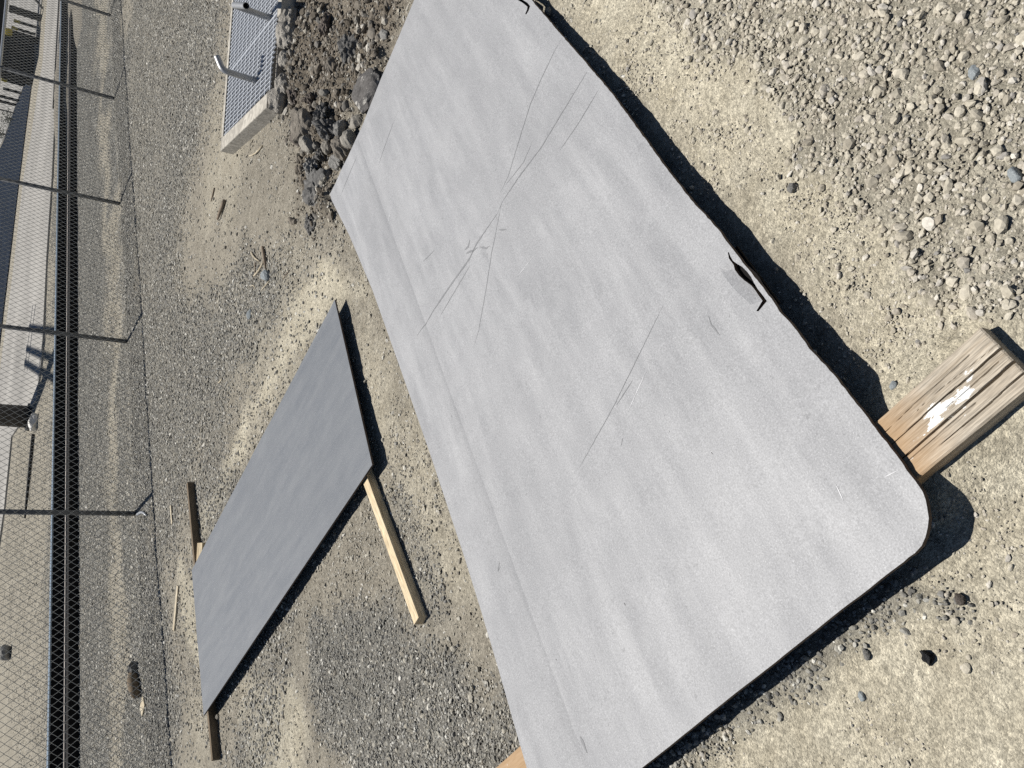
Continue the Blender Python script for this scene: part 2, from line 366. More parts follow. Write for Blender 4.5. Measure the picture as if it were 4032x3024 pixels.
def hgt(x, y): return float(height(np.array([x], float), np.array([y], float))[0])

# ------------------------------------------------------------------ far ground: apron, asphalt
def flat_sheet(name, pts, z, mat, thick=.03, label=None):
    n = len(pts); v = [(p[0], p[1], z) for p in pts] + [(p[0], p[1], z - thick) for p in pts]
    f = [tuple(range(n)), tuple(range(2 * n - 1, n - 1, -1))] + [(i, i + n, (i + 1) % n + n, (i + 1) % n) for i in range(n)]
    a = sum(pts[i][0] * pts[(i + 1) % n][1] - pts[(i + 1) % n][0] * pts[i][1] for i in range(n))
    if a < 0: f = [t[::-1] for t in f]
    o = mesh_obj(name, v, f, mat); tag(o, kind='structure', label=label); return o
g = lambda *p: [tuple(at(a, b)[:2]) for a, b in p]
apron = g((250, 0), (237, 150), (225, 380), (210, 700), (190, 1000), (172, 1400), (150, 1570), (98, 1650), (50, 1720), (22, 2000))
apron = [(16.5, 29.5)] + apron + [(-9, 24.2), (-40, 24.5), (-40, 29.5)] + g((12, 1400), (52, 1100), (97, 700), (125, 550), (150, 380), (172, 250), (190, 0)) + [(18, 33)]
flat_sheet('concrete_apron', apron, .035, M_PAVE, .06, 'pale concrete apron beyond the fence')
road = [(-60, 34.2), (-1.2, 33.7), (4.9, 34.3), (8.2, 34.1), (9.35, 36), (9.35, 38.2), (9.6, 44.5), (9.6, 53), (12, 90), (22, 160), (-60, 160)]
flat_sheet('asphalt_road', road, .03, M_ASPH, .06, 'asphalt coloured dark blue-grey as in shade beyond the concrete apron')
lot = [(9.4, 38.2), (9.0, 34.4), (11.2, 34.2), (22, 37), (90, 60), (120, 160), (23, 160), (12.2, 90), (9.8, 53), (9.75, 44.5)]
flat_sheet('concrete_lot', lot, .026, M_LOT, .05, 'pale lot behind the dark platform legs')

# ------------------------------------------------------------------ the big steel plate
def plate_z(u, v): return .093 - .021 * (u - .66)
def plate_pt(x, y):
    z = .08
    for _ in range(4):
        p = at(x, y, z); u = p[0] * PU[0] + p[1] * PU[1]; v = p[0] * PV[0] + p[1] * PV[1]; z = plate_z(u, v)
    return u, v
right = [(2093, 0), (2220, 149), (2310, 251), (2411, 371), (2517, 516), (2633, 675), (2729, 796), (2826, 900), (2860, 947), (2925, 1034), (3016, 1146), (3070, 1225), (3142, 1305), (3186, 1370), (3251, 1439),
         (3298, 1494), (3390, 1610), (3505, 1761), (3571, 1851), (3605, 1893), (3632, 1936), (3645, 1968), (3652, 2002), (3656, 2040), (3653, 2075), (3643, 2112), (3627, 2147), (3600, 2178), (3558, 2212)]
lower = [(3299, 2411), (3014, 2637), (2781, 2819), (2600, 2967)]
left = [(2083, 3024), (2043, 2886), (1973, 2633), (1909, 2414), (1842, 2200), (1700, 1775), (1580, 1441), (1471, 1142), (1379, 925), (1310, 790)]
top = [(1303, 765), (1375, 622), (1500, 308), (1630, 0)]
uvR = [plate_pt(*p) for p in right]; uvL = [plate_pt(*p) for p in lower]; uvE = [plate_pt(*p) for p in left]; uvT = [plate_pt(*p) for p in top]
v_right = uvR[0][1]; u_low = uvL[-1][0]; u_top = uvT[-1][0]; v_left = uvE[0][1]
def dens(pts, step, amp, seed):
    out = []; rr = random.Random(seed)
    for a, b in zip(pts, pts[1:]):
        a = np.array(a); b = np.array(b); n = max(1, int(np.linalg.norm(b - a) / step)); t = b - a; nn = np.array([-t[1], t[0]]) / (np.linalg.norm(t) + 1e-9)
        for i in range(n): out.append(tuple(a + t * i / n + (nn * rr.uniform(-amp, amp) if (out) else 0)))
    return out
outline = dens([(u_top, v_right - .02)] + uvR, .013, .0011, 1) + dens([uvR[-1]] + uvL + [(u_low - .004, v_left + .01)], .03, .0006, 2) + dens([(u_low - .004, v_left)] + uvE + uvT[:1], .06, .0002, 3) + dens(uvT + [(u_top, v_right - .02)], .08, .0002, 4)
z2 = lambda x, y: plate_pt(2600 + x / 2.766, 900 + y / 2.766)
slot = [z2(*p) for p in [(735, 258), (742, 325), (778, 390), (784, 440), (830, 505), (890, 560), (960, 610), (1005, 665), (1050, 725), (1112, 785), (1045, 898), (1068, 902), (1162, 790), (1112, 722), (1062, 660), (1020, 590), (990, 530), (950, 475), (890, 415), (830, 380), (790, 350), (762, 300), (748, 258)]]
fold = [z2(*p) for p in [(700, 262), (628, 370), (660, 460), (700, 525), (790, 645), (900, 750), (985, 830), (1040, 890)]]
z5 = lambda x, y: plate_pt(1950 + x / 6.345, y / 6.345)
slot2 = [z5(*p) for p in [(430, -60), (570, 5), (690, 75), (800, 165), (792, 235), (742, 352), (772, 360), (832, 262), (868, 150), (800, 68), (690, -2), (560, -70)]]
band = [(1368, 627), (1439, 730), (1525, 909), (1607, 1077), (1688, 1267), (1780, 1495), (2068, 2250), (2118, 2399), (2167, 2538), (2247, 2747), (2316, 2976)]
vb = float(np.mean([plate_pt(*p)[1] for p in band])); bw = .12
tabpoly = slot[:11] + fold[::-1]
def surf(u, v):
    u = np.asarray(u, float); v = np.asarray(v, float); z = plate_z(u, v)
    t = np.clip((vb - v) / bw, 0, None); z = z + .0120 * (1 - np.exp(-3 * t)) * sstep(.46, .66, u)
    t2 = np.clip((v_left + .030 - v) / .030, 0, 1.4); z = z - .0036 * t2
    z = z + (fbm(u * 1.6, v * 2.2, 61, 2) - .5) * .004
    return z
def tab_drop(u, v):
    d = sdist(u, v, tabpoly); out = np.zeros_like(u)
    m = d > -1e-5
    if m.any():
        s1 = -sdist(u[m], v[m], slot); fo = np.min([np.hypot(u[m] - a, v[m] - b) for a, b in dens(fold, .004, 0, 0)], axis=0)
        a_ = np.array(slot[0]); e_ = np.array(slot[9]) - a_; tt = ((u[m] - a_[0]) * e_[0] + (v[m] - a_[1]) * e_[1]) / (e_ @ e_)
        out[m] = -.010 * fo / (fo + np.abs(s1) + 1e-4) * sstep(.0, .3, tt) * sstep(1.02, .8, tt)
    return out
pu = np.arange(u_low - .1, u_top + .1, .05); pv = list(np.arange(v_left - .05, v_right + .2, .05)) + [vb, vb - .008, vb - .016, vb - .026, vb - .038, vb - .055, vb - .08, v_left + .030, v_left + .021, v_left + .010]
GU, GV = np.meshgrid(pu, pv); gu, gv = GU.ravel(), GV.ravel()
keep = (sdist(gu, gv, outline) > .008) & (sdist(gu, gv, slot) < -.003) & (sdist(gu, gv, slot2) < -.003)
pts2 = []; edges = []
for loop in (outline, slot, slot2):
    b0 = len(pts2); pts2 += [Vector(map(float, p)) for p in loop]; edges += [(b0 + i, b0 + (i + 1) % len(loop)) for i in range(len(loop))]
b0 = len(pts2); pts2 += [Vector(map(float, p)) for p in fold]; edges += [(b0 + i, b0 + i + 1) for i in range(len(fold) - 1)]
pts2 += [Vector((a, b)) for a, b in zip(gu[keep], gv[keep])]
V2, _, T2, *_r = delaunay_2d_cdt(pts2, edges, [], 0, 1e-6)
V2 = np.array([tuple(v) for v in V2]); T2 = np.array([t for t in T2 if len(t) == 3])
cen = V2[T2].mean(1); ok = (sdist(cen[:, 0], cen[:, 1], outline) > 0) & (sdist(cen[:, 0], cen[:, 1], slot) < 0) & (sdist(cen[:, 0], cen[:, 1], slot2) < 0)
T2 = T2[ok]
a2 = (V2[T2[:, 1], 0] - V2[T2[:, 0], 0]) * (V2[T2[:, 2], 1] - V2[T2[:, 0], 1]) - (V2[T2[:, 1], 1] - V2[T2[:, 0], 1]) * (V2[T2[:, 2], 0] - V2[T2[:, 0], 0])
T2[a2 > 0] = T2[a2 > 0][:, ::-1]           # (u, v) is left-handed seen from above
# local frame: x along the plate, y across it (to the left), origin at the middle
uc, vc = (u_low + u_top) / 2, (v_left + v_right) / 2
ang = math.atan2(PU[1], PU[0])
def plate_local(u, v, z): return np.stack([u - uc, -(v - vc), z], -1)
PTH = .0127
def build_plate():
    zt = surf(V2[:, 0], V2[:, 1]) + tab_drop(V2[:, 0], V2[:, 1])
    up = plate_local(V2[:, 0], V2[:, 1], zt); dn = up.copy(); dn[:, 2] -= PTH; n = len(V2)
    cnt = {}
    for t in T2:
        for i in range(3):
            e = (int(t[i]), int(t[(i + 1) % 3])); cnt[e] = cnt.get(e, 0) + 1
    rim = [e for e in cnt if (e[1], e[0]) not in cnt]
    faces = [tuple(t) for t in T2] + [tuple(t[::-1] + n) for t in T2] + [(b, a, a + n, b + n) for a, b in rim]
    m = bpy.data.meshes.new('steel_plate'); m.from_pydata([tuple(map(float, p)) for p in np.vstack([up, dn])], [], [tuple(map(int, f)) for f in faces]); m.update()
    m.materials.append(M_PLATE); m.materials.append(M_EDGE)
    mi = [0] * len(T2) + [1] * (len(T2) + len(rim)); m.polygons.foreach_set('material_index', mi)
    o = link('steel_plate', m, None); wc = PU * uc + PV * vc
    o.location = (wc[0], wc[1], 0); o.rotation_euler = (0, 0, ang); return o
plate = build_plate()
tag(plate, 'large pale grey steel plate with rounded corner resting on a weathered timber', 'steel plate')
def mark_strip(polys, mat, name):
    vs, fs = [], []; rr = random.Random(5)
    for pl, wd in polys:
        uv = dens([plate_pt(*p) for p in pl], .012, .0006, 9) + [plate_pt(*pl[-1])]; uv = np.array(uv); n = len(uv); b = len(vs)
        for i in range(n):
            t = uv[min(i + 1, n - 1)] - uv[max(i - 1, 0)]; t = t / (np.linalg.norm(t) + 1e-9); nn = np.array([-t[1], t[0]])
            k = wd / 2 * min(1, .15 + 3 * min(i, n - 1 - i) / n) * rr.uniform(.6, 1.25)
            for s in (-1, 1):
                p = uv[i] + nn * k * s; vs.append(plate_local(p[0], p[1], float(surf(p[0], p[1])) + .0007))
        for i in range(n - 1): fs.append((b + 2 * i, b + 2 * i + 1, b + 2 * i + 3, b + 2 * i + 2))
    o = mesh_obj(name, vs, fs, mat, plate); o['kind'] = 'stuff'; return o
def slot_blocker():
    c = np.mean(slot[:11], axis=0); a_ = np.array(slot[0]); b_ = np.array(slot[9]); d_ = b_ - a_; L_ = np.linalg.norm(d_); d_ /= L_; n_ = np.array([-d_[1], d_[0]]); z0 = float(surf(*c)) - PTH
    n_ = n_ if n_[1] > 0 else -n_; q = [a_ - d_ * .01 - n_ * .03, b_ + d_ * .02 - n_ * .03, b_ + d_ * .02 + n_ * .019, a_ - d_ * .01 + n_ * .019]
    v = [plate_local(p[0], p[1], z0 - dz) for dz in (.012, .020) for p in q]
    mesh_obj('slot_light_blocker', v, [(0, 1, 2, 3), (7, 6, 5, 4), (0, 4, 5, 1), (1, 5, 6, 2), (2, 6, 7, 3), (3, 7, 4, 0)], M_BLACK, plate)  # added bar keeps sun from passing the slot; black stands for shade
slot_blocker()
zs = lambda x, y: (1200 + x / 1.843, 600 + y / 1.843)
mark_strip([
    ([(2310, 284), (2218, 434), (2131, 579), (2046, 692), (1981, 790), (1960, 839)], .0055),
    ([(1960, 839), (1878, 958), (1846, 1023), (1775, 1121), (1705, 1224), (1650, 1322)], .0085),
    ([(2213, 149), (2184, 198), (2127, 318), (2088, 410), (2045, 545), (2001, 694), (1970, 760)], .0035),
    ([(1975, 800), (1950, 930), (1935, 1000), (1915, 1130), (1885, 1300), (1865, 1370)], .0026),
    ([(1851, 1045), (1800, 1130), (1732, 1246)], .0045), ([(1412, 616), (1363, 736), (1341, 779)], .004),
    ([(2095, 560), (2060, 640), (1990, 730)], .003), ([(2355, 355), (2280, 480), (2205, 590)], .0035),
    ([(1830, 985), (1845, 970), (1850, 945)], .010), ([(1835, 998), (1868, 985), (1880, 975)], .010), ([(1890, 972), (1915, 978), (1930, 968)], .008),
    ([(2612, 1200), (2418, 1595), (2280, 1843)], .0024), ([(2490, 1498), (2427, 1595)], .0035), 
    ([(2790, 1245), (2800, 1280), (2835, 1320)], .005),
    ([(2452, 1725), (2445, 1755)], .010), ([(1560, 450), (1520, 560), (1490, 650)], .003), ([(1965, 905), (1995, 905)], .008),
    ([(1710, 985), (1665, 1030)], .0045), ([(1980, 2230), (1970, 2250), (1975, 2215)], .006), 
    ([(2285, 2900), (2300, 2935), (2312, 2965)], .012)], M_MARK, 'scrape_marks')
mark_strip([([(2545, 1460), (2469, 1629)], .0022), ([(3290, 1905), (3322, 1975)], .0028), ([(2030, 1100), (2100, 1010)], .0018), ([(3480, 1880), (3540, 1850)], .002), ([(1525, 885), (1540, 830)], .003)], M_MARKL, 'bright_scratches')
mark_strip([([(2458, 2374), (2461, 2384)], .0085), ([(2188, 2595), (2192, 2600)], .005), ([(2012, 2326), (2016, 2331)], .004), ([(2634, 1698), (2638, 1702)], .004), ([(2800, 1780), (2806, 1788)], .005), ([(1650, 636), (1654, 642)], .004), ([(2250, 365), (2256, 370)], .003)], M_MARKD, 'dark_pits')

# ------------------------------------------------------------------ the small plate, its stick and boards
SA, SB, SD = np.array([*at(1318, 1180, .05)]), np.array([*at(755, 2245, .075)]), np.array([*at(1466, 1830, .060)])
SC = np.array([*at(800, 2818, .088)])
def small_plate():
    e1 = (SB - SA); L1 = np.linalg.norm(e1); ex = e1 / L1
    ez = np.cross(ex, SD - SA); ez /= np.linalg.norm(ez);  ez = ez if ez[2] > 0 else -ez
    ey = np.cross(ez, ex)
    cen_ = (SA + SB + SC + SD) / 4
    loc = lambda p: np.array([(p - cen_) @ ex, (p - cen_) @ ey])
    a, b, c, d = map(loc, (SA, SB, SC, SD))
    ring = []; rr = random.Random(3)
    for p0, p1, amp in ((a, b, .004), (b, c, .005), (c, d, .0003), (d, a, .0003)):
        t = p1 - p0; nn = np.array([-t[1], t[0]]) / np.linalg.norm(t); n = 40
        for i in range(n): ring.append(p0 + t * i / n + nn * (amp * (float(vn(i * .35, 3.3, 5)) - .5) * 2 if i else 0))
    n = len(ring); th = .009
    v = [(*p, 0) for p in ring] + [(*p, -th) for p in ring]
    f = [tuple(range(n)), tuple(range(2 * n - 1, n - 1, -1))] + [(i, (i + 1) % n, (i + 1) % n + n, i + n) for i in range(n)]
    ar = sum(ring[i][0] * ring[(i + 1) % n][1] - ring[(i + 1) % n][0] * ring[i][1] for i in range(n))
    if ar < 0: f = [q_[::-1] for q_ in f]
    else: f[2:] = [q_[::-1] for q_ in f[2:]]
    o = mesh_obj('steel_plate', v, f, M_PLATE2); o.data.materials.append(M_EDGE); o.data.materials.append(M_MARKL)
    for i, p in enumerate(o.data.polygons):
        p.material_index = 0 if i == 0 else (2 if 2 <= i < 82 else 1)
    bm = bmesh.new(); bm.from_mesh(o.data); bmesh.ops.recalc_face_normals(bm, faces=bm.faces); bm.to_mesh(o.data); bm.free()
    o.matrix_world = Matrix(((ex[0], ey[0], ez[0], cen_[0]), (ex[1], ey[1], ez[1], cen_[1]), (ex[2], ey[2], ez[2], cen_[2]), (0, 0, 0, 1)))
    return o
tag(small_plate(), 'smaller blue-grey steel plate propped on sticks near the fence', 'steel plate')
def lumber(name, p0, p1, wid, hgt_, mat, side=0, zb=None, tilt=0, bev=.0025):
    """a sawn stick from p0 to p1 (ground points of one long edge), local x along it"""
    p0 = np.array(p0[:2]); p1 = np.array(p1[:2]); L = np.linalg.norm(p1 - p0)
    bm = bmesh.new(); obox(bm, (0, 0 if side >= 0 else -wid, 0), (L, 0, 0), (0, wid, 0), (0, 0, hgt_), bev)
    o = bm_obj(name, bm, mat); z = hgt(*((p0 + p1) / 2)) - .004 if zb is None else zb
    o.location = (*p0, z); o.rotation_euler = (tilt, 0, math.atan2(p1[1] - p0[1], p1[0] - p0[0])); return o
a, b = at(1632, 2460, .04)[:2], at(1432, 1905, .04)[:2]; b = b + (b - a) * .45
tag(lumber('wooden_stick', a, b, .048, .042, M_STICK, -1, 0.0), 'pale square wooden stick running under the blue-grey plate corner', 'stick')
a, b = at(836, 2990, .06)[:2], at(737, 1897, .06)[:2]
tag(lumber('wooden_board', a, b, .034, .062, M_BOARD, 1, -.004), 'long brown board on edge under the far side of the blue-grey plate', 'board')
a, b = at(768, 2215, .06)[:2], at(772, 2138, .06)[:2]
tag(lumber('wood_offcut', a, b, .05, .030, M_STICK, -1, .030, .5), 'short pale wood offcut wedged beside the long brown board', 'offcut')

# ------------------------------------------------------------------ weathered timber under the big plate
TH = .077; TL0 = at(3480, 1645, TH)[:2]
def timber():
    far = plate_pt(2040, 2935); u1 = .742; u0 = .742 - .146
    vn_ = at(3870, 1297, TH)[:2] @ PV; vf = far[1] - .42
    L = vn_ - vf; W = u1 - u0; nxx, nyy = 190, 46
    # local x from the open end under the plate, local y across
    gx = np.concatenate([np.linspace(0, .62, 170), np.linspace(.64, L, 30)]); gy = np.linspace(0, W, 124)
    A, B = np.meshgrid(gx, gy)
    e = .0045
    z = -(np.clip(e - B, 0, e) + np.clip(e - (W - B), 0, e) + np.clip(e - A, 0, e)) * .7
    z = z - (fbm(A * 30, B * 90, 81, 3) - .5) * .0022 - (fbm(A * 8, B * 20, 82, 2) - .5) * .004
    cr = [(.058, .0019, .024, -.01, .33, 1), (.092, .0026, .030, -.01, .40, 2), (.122, .0016, .016, -.01, .24, 3), (.030, .0012, .004, .05, .3, 4), (.074, .0014, .005, .02, .2, 5), (.106, .0012, .004, .1, .35, 6), (.042, .0012, .003, .0, .2, 7)]
    for yc, wd, dp, a0, a1, s in cr:
        c = yc + (fbm(A * 6, A * 0 + s * 3.1, 90 + s, 3) - .5) * .012
        wv = wd * np.clip(1.25 - (A - a0) / (a1 - a0), 0, 1.2) * (A >= a0) * (A <= a1)
        z = z - dp * np.clip(1 - np.abs(B - c) / (wv + 1e-6), 0, 1) * (wv > 0)
    n = A.size; v = np.stack([A.ravel(), B.ravel(), z.ravel() + TH], -1)
    ny_, nx_ = A.shape; ii = np.arange(n).reshape(ny_, nx_)
    f = np.stack([ii[:-1, :-1], ii[:-1, 1:], ii[1:, 1:], ii[1:, :-1]], -1).reshape(-1, 4).tolist()
    rim = list(ii[0, :]) + list(ii[1:, -1]) + list(ii[-1, -2::-1]) + list(ii[-2:0, 0])
    vb_ = v[rim].copy(); vb_[:, 2] = -.02; m = len(rim)
    f += [[rim[(i + 1) % m], rim[i], n + i, n + (i + 1) % m] for i in range(m)] + [[n + i for i in range(m)][::-1]]
    o = mesh_obj('timber_block', np.vstack([v, vb_]), f, M_TIMB)
    org = PU * u1 + PV * vn_
    ex = -PV; o.location = (*org, 0); o.rotation_euler = (0, 0, math.atan2(ex[1], ex[0]))
    return o
tag(timber(), 'cracked weathered timber with flaked white paint under the large plate', 'timber')

# ------------------------------------------------------------------ drain box with grating and the two bent pipes
def BP(u, v, z): p = BO + BA * u + BB * v; return np.array([p[0], p[1], z])
def drain():
    root = empty('drain_box', BP(BL / 2, BW / 2, 0)); inv = Matrix.Translation(-root.location)
    def part(name, bm, mat, par=root):
        bmesh.ops.transform(bm, matrix=inv, verts=bm.verts); return bm_obj(name, bm, mat, par)
    def wall(name, u0, v0, u1, v1, mat=M_CONC, z0=-.6, z1=BZ):
        bm = bmesh.new(); o = BP(u0, v0, z0); obox(bm, o, BP(u1, v0, z0) - o, BP(u0, v1, z0) - o, (0, 0, z1 - z0), .006); return part(name, bm, mat)
    wall('concrete_curb', 0, 0, BT, BW * .86); wall('concrete_curb', BT + .002, 0, BL, .05); wall('concrete_curb', BL - .06, .053, BL, BW - .1)
    wall('concrete_curb', BT + .5, BW - .075, BL, BW)
    # broken edge of the near side
    rr = random.Random(8)
    for k, (u, v, s) in enumerate([(.05, BW - .12, .075), (.13, BW - .03, .06), (.30, BW - .02, .05), (.47, BW - .0, .085), (.42, BW + .02, .05), (.56, BW + .02, .07)]):
        bm = bmesh.new(); bmesh.ops.create_icosphere(bm, subdivisions=3, radius=1)
        for q_ in bm.verts:
            d = q_.co.normalized(); q_.co = Vector((d.x * s * 1.2, d.y * s, d.z * s * .85)) * (1 + .35 * (float(vn(d.x * 3 + k, d.y * 3 + d.z * 2, 5)) - .5) + .22 * (float(vn(d.x * 9 + k, d.y * 9 + d.z * 7, 6)) - .5))
        bmesh.ops.translate(bm, vec=Vector(BP(u, v, .045)), verts=bm.verts); part('broken_edge', bm, M_CONCB)
    wall('pit_wall', BT + .004, BW - .16, BT + .5, BW - .135, M_CONCB, -.6, .06)
    bm = bmesh.new(); o = BP(0, 0, -.62); obox(bm, o, BP(BL, 0, -.62) - o, BP(0, BW, -.62) - o, (0, 0, .02)); part('pit_floor', bm, M_BLACK)  # floor coloured black as the pit's shade below the grating
    gr = bpy.data.objects.new('grating', None); COL.objects.link(gr); gr.parent = root
    pieces = {}
    def bar(name, u0, v0, u1, v1, wd, z0, z1):
        o = BP(u0, v0, z0); e = BP(u1, v1, z0); L = np.linalg.norm(e - o)
        key = (name, round(L, 2))
        if key not in pieces:
            bm = bmesh.new(); obox(bm, (0, -wd / 2, 0), (L, 0, 0), (0, wd, 0), (0, 0, z1 - z0)); me_ = bpy.data.meshes.new(name); bm.normal_update(); bm.to_mesh(me_); bm.free(); me_.materials.append(M_GALV); pieces[key] = me_
        ob = bpy.data.objects.new(name, pieces[key]); COL.objects.link(ob); ob.parent = gr
        ob.location = Vector(o) - root.location; ob.rotation_euler = (0, 0, math.atan2(e[1] - o[1], e[0] - o[0]))
    n = 0
    u = BT + .012
    while u < BL - .075:
        v1 = BW - .145 + .06 * sstep(.1, .35, u - BT)
        bar('bearing_bar', u, .058, u + .03, float(v1), 0.0044, BZ - .018, BZ - .004); u += .033; n += 1
        if n in (16, 35): bar('bearing_bar', u - .024, .058, u + .006, float(v1), 0.0044, BZ - .018, BZ - .004)
    for k in range(11): bar('cross_rod', BT + .008, .085 + k * .1, BL - .07, .085 + k * .1 - .0, .0055, BZ - .0125, BZ - .0065)
    return root
tag(drain(), 'raised concrete drain box topped with galvanised bar grating', 'drain')
def pipe(label, base, hh, arm, r=.021, lean=(0, 0)):
    b = np.array([base[0], base[1], BZ - .03]); t = b + np.array([lean[0], lean[1], hh]); e = t + np.array(arm)
    root = empty('bent_pipe', b); loc = lambda p: np.array(p) - b
    bm = bmesh.new(); c = t; ad = np.array(arm) / np.linalg.norm(arm); zd = np.array([0, 0, 1.0])
    pts = [b, b + (t - b) * .5, t - zd * .035] + [t - zd * .035 * (1 - s) ** 2 + ad * .035 * s ** 2 for s in (.25, .5, .75)] + [t + ad * .035, e]
    n = 16; tube(bm, [loc(p) for p in pts], r, n, False)
    tube(bm, [loc(p) for p in pts], r * .86, n, False)
    o = bm_obj('pipe', bm, M_PIPE, root, True)
    bm = bmesh.new(); ax = ad; ref = Vector(ax).orthogonal().normalized(); bi = Vector(ax).cross(ref); ra = []
    for rad in (r, r * .86): ra.append([bm.verts.new(Vector(loc(e)) + (ref * math.cos(2 * math.pi * k / n) + bi * math.sin(2 * math.pi * k / n)) * rad) for k in range(n)])
    for k in range(n): bm.faces.new((ra[0][k], ra[0][(k + 1) % n], ra[1][(k + 1) % n], ra[1][k]))
    bm_obj('pipe_rim', bm, M_PIPE, root)
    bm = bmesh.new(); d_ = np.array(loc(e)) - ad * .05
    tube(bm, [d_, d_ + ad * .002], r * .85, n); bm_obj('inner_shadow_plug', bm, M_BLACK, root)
    bm = bmesh.new(); tube(bm, [(0, 0, 0), (0, 0, .045)], r * 1.22, 16); bm_obj('collar', bm, M_PIPE, root)
    tag(root, label, 'pipe'); return root
pipe('bent grey pipe with its open end towards the large plate', at(1060, 70, BZ)[:2], .27, (-.12, -.36, .01))
pipe('bent grey pipe rising from the middle of the drain grating', at(1003, 316, BZ)[:2], .25, (.09, .03, .04))

# ------------------------------------------------------------------ chain-link fence
def fence():
    H = 1.42; root = empty('chain_link_fence', (*F0, 0)); W = lambda s, z, d=0: np.array([FD[0] * s + FN[0] * d, FD[1] * s + FN[1] * d, z])
    s0, s1 = -4.91, 11.85
    for s in [-4.9, -2.85, 0, 2.26, 4.68, 7.07, 9.45, 11.82]:
        bm = bmesh.new(); p = F0 + FD * s; tube(bm, [W(s, hgt(*p) - .05), W(s, H + .02)], .0235, 14)
        o = bm_obj('post', bm, M_POST, root, True)
        bm = bmesh.new(); tube(bm, [W(s, H + .02), W(s, H + .045), W(s, H + .055)], [.027, .026, .012], 14); bm_obj('post_cap', bm, M_RAIL, o, True)
    bm = bmesh.new(); tube(bm, [W(s0, H), W(s1, H)], .019, 14); bm_obj('top_rail', bm, M_RAIL, root, True)
    w_ = .0365; st = .0445; r = .0027; nz = int(H / st); V_, F_ = [], []
    zz = np.arange(nz + 1) * st + .02; nw = int((s1 - s0) / w_); b = 0
    dirs = [(FD * r, 0), (FN * r, 0), (-FD * r, 0), (-FN * r, 0)]
    for i in range(nw):
        par = (np.arange(nz + 1) + i) % 2; s = s0 + (i + par) * w_
        s = s + np.where(par == 1, -.001, .001)
        base = np.stack([FD[0] * s + FN[0] * (.026 * -1), FD[1] * s + FN[1] * (.026 * -1), zz], -1)
        base[:, :2] += FN * ((par - .5) * .003)[:, None]
        ring = np.concatenate([base + np.array([d[0][0], d[0][1], 0]) for d in dirs], 0)
        V_.append(ring); m = nz + 1; k = np.arange(nz)
        for a_ in range(4):
            c_ = (a_ + 1) % 4; F_.append(np.stack([b + a_ * m + k, b + c_ * m + k, b + c_ * m + k + 1, b + a_ * m + k + 1], -1))
        b += 4 * m
    V_ = np.concatenate(V_); F_ = np.concatenate(F_)
    me_ = bpy.data.meshes.new('wire_mesh'); me_.vertices.add(len(V_)); me_.vertices.foreach_set('co', V_.ravel().astype(np.float32))
    me_.loops.add(F_.size); me_.loops.foreach_set('vertex_index', F_.ravel().astype(np.int32)); me_.polygons.add(len(F_))
    me_.polygons.foreach_set('loop_start', np.arange(0, F_.size, 4, dtype=np.int32)); me_.polygons.foreach_set('loop_total', np.full(len(F_), 4, np.int32)); me_.update(calc_edges=True)
    o = link('wire_mesh', me_, M_WIRE, root); o['kind'] = 'stuff'
    tag(root, 'galvanised chain-link fence on thin grey posts across the yard', 'fence')
fence()

# ------------------------------------------------------------------ black beam beyond the fence, its colour standing in for a trench's shade
def beam():
    root = empty('trench_stand_in', (*F0, 0)); W = lambda s, d, z: np.array([FD[0] * s + FN[0] * d, FD[1] * s + FN[1] * d, z])
    def slab(name, s0, s1, d0, d1, z0, z1, mat, bev=0):
        bm = bmesh.new(); o = W(s0, d0, z0); obox(bm, o, W(s1, d0, z0) - o, W(s0, d1, z0) - o, (0, 0, z1 - z0), bev); return bm_obj(name, bm, mat, root)
    slab('lower_trench_shade', -14, 17, 2.97, 3.2, -.05, .108, M_BLACK); slab('lower_flange', -14, 17, 3.13, 3.225, .110, .122, M_FLNG, .002)
    slab('upper_trench_shade', -14, 17, 3.26, 3.42, .0, .244, M_BLACK); slab('top_flange', -14, 17, 3.245, 3.36, .246, .262, M_BLUE, .002)
    tag(root, 'long black beam in place of a shaded trench, with a blue-grey top flange, behind the fence', 'beam')
beam()
def ridge(name, s0, s1, d0, d1, hh, seed, mat, label):
    ns, nd = 60, 14; S, D = np.meshgrid(np.linspace(s0, s1, ns), np.linspace(d0, d1, nd)); ts = (S - s0) / (s1 - s0); td = (D - d0) / (d1 - d0)
    z = hh * np.sin(np.pi * td) ** .7 * np.sin(np.pi * ts) ** .6 * (.6 + .8 * fbm(S * 1.1, D * 3, seed, 4)) - .01
    Xp = F0[0] + FD[0] * S + FN[0] * D; Yp = F0[1] + FD[1] * S + FN[1] * D; ii = np.arange(S.size).reshape(S.shape)
    f = np.stack([ii[:-1, :-1], ii[:-1, 1:], ii[1:, 1:], ii[1:, :-1]], -1).reshape(-1, 4)
    m = mesh_obj(name, np.stack([Xp.ravel(), Yp.ravel(), z.ravel()], -1), f, mat, None, True)
    c_ = m.data.color_attributes.new('zone', 'FLOAT_COLOR', 'POINT'); c_.data.foreach_set('color', np.tile([.1, .5, .3, 1], len(m.data.vertices)).astype(np.float32))
    tag(m, kind='structure', label=label)
ridge('soil_mound', 8.3, 16.5, 2.99, 4.3, .27, 3, MG, 'low heap of soil lying over the far end of the beam')
ridge('soil_heap', 13.2, 24, 2.3, 4.2, .20, 5, MG, 'low heap of soil burying the end of the beam')

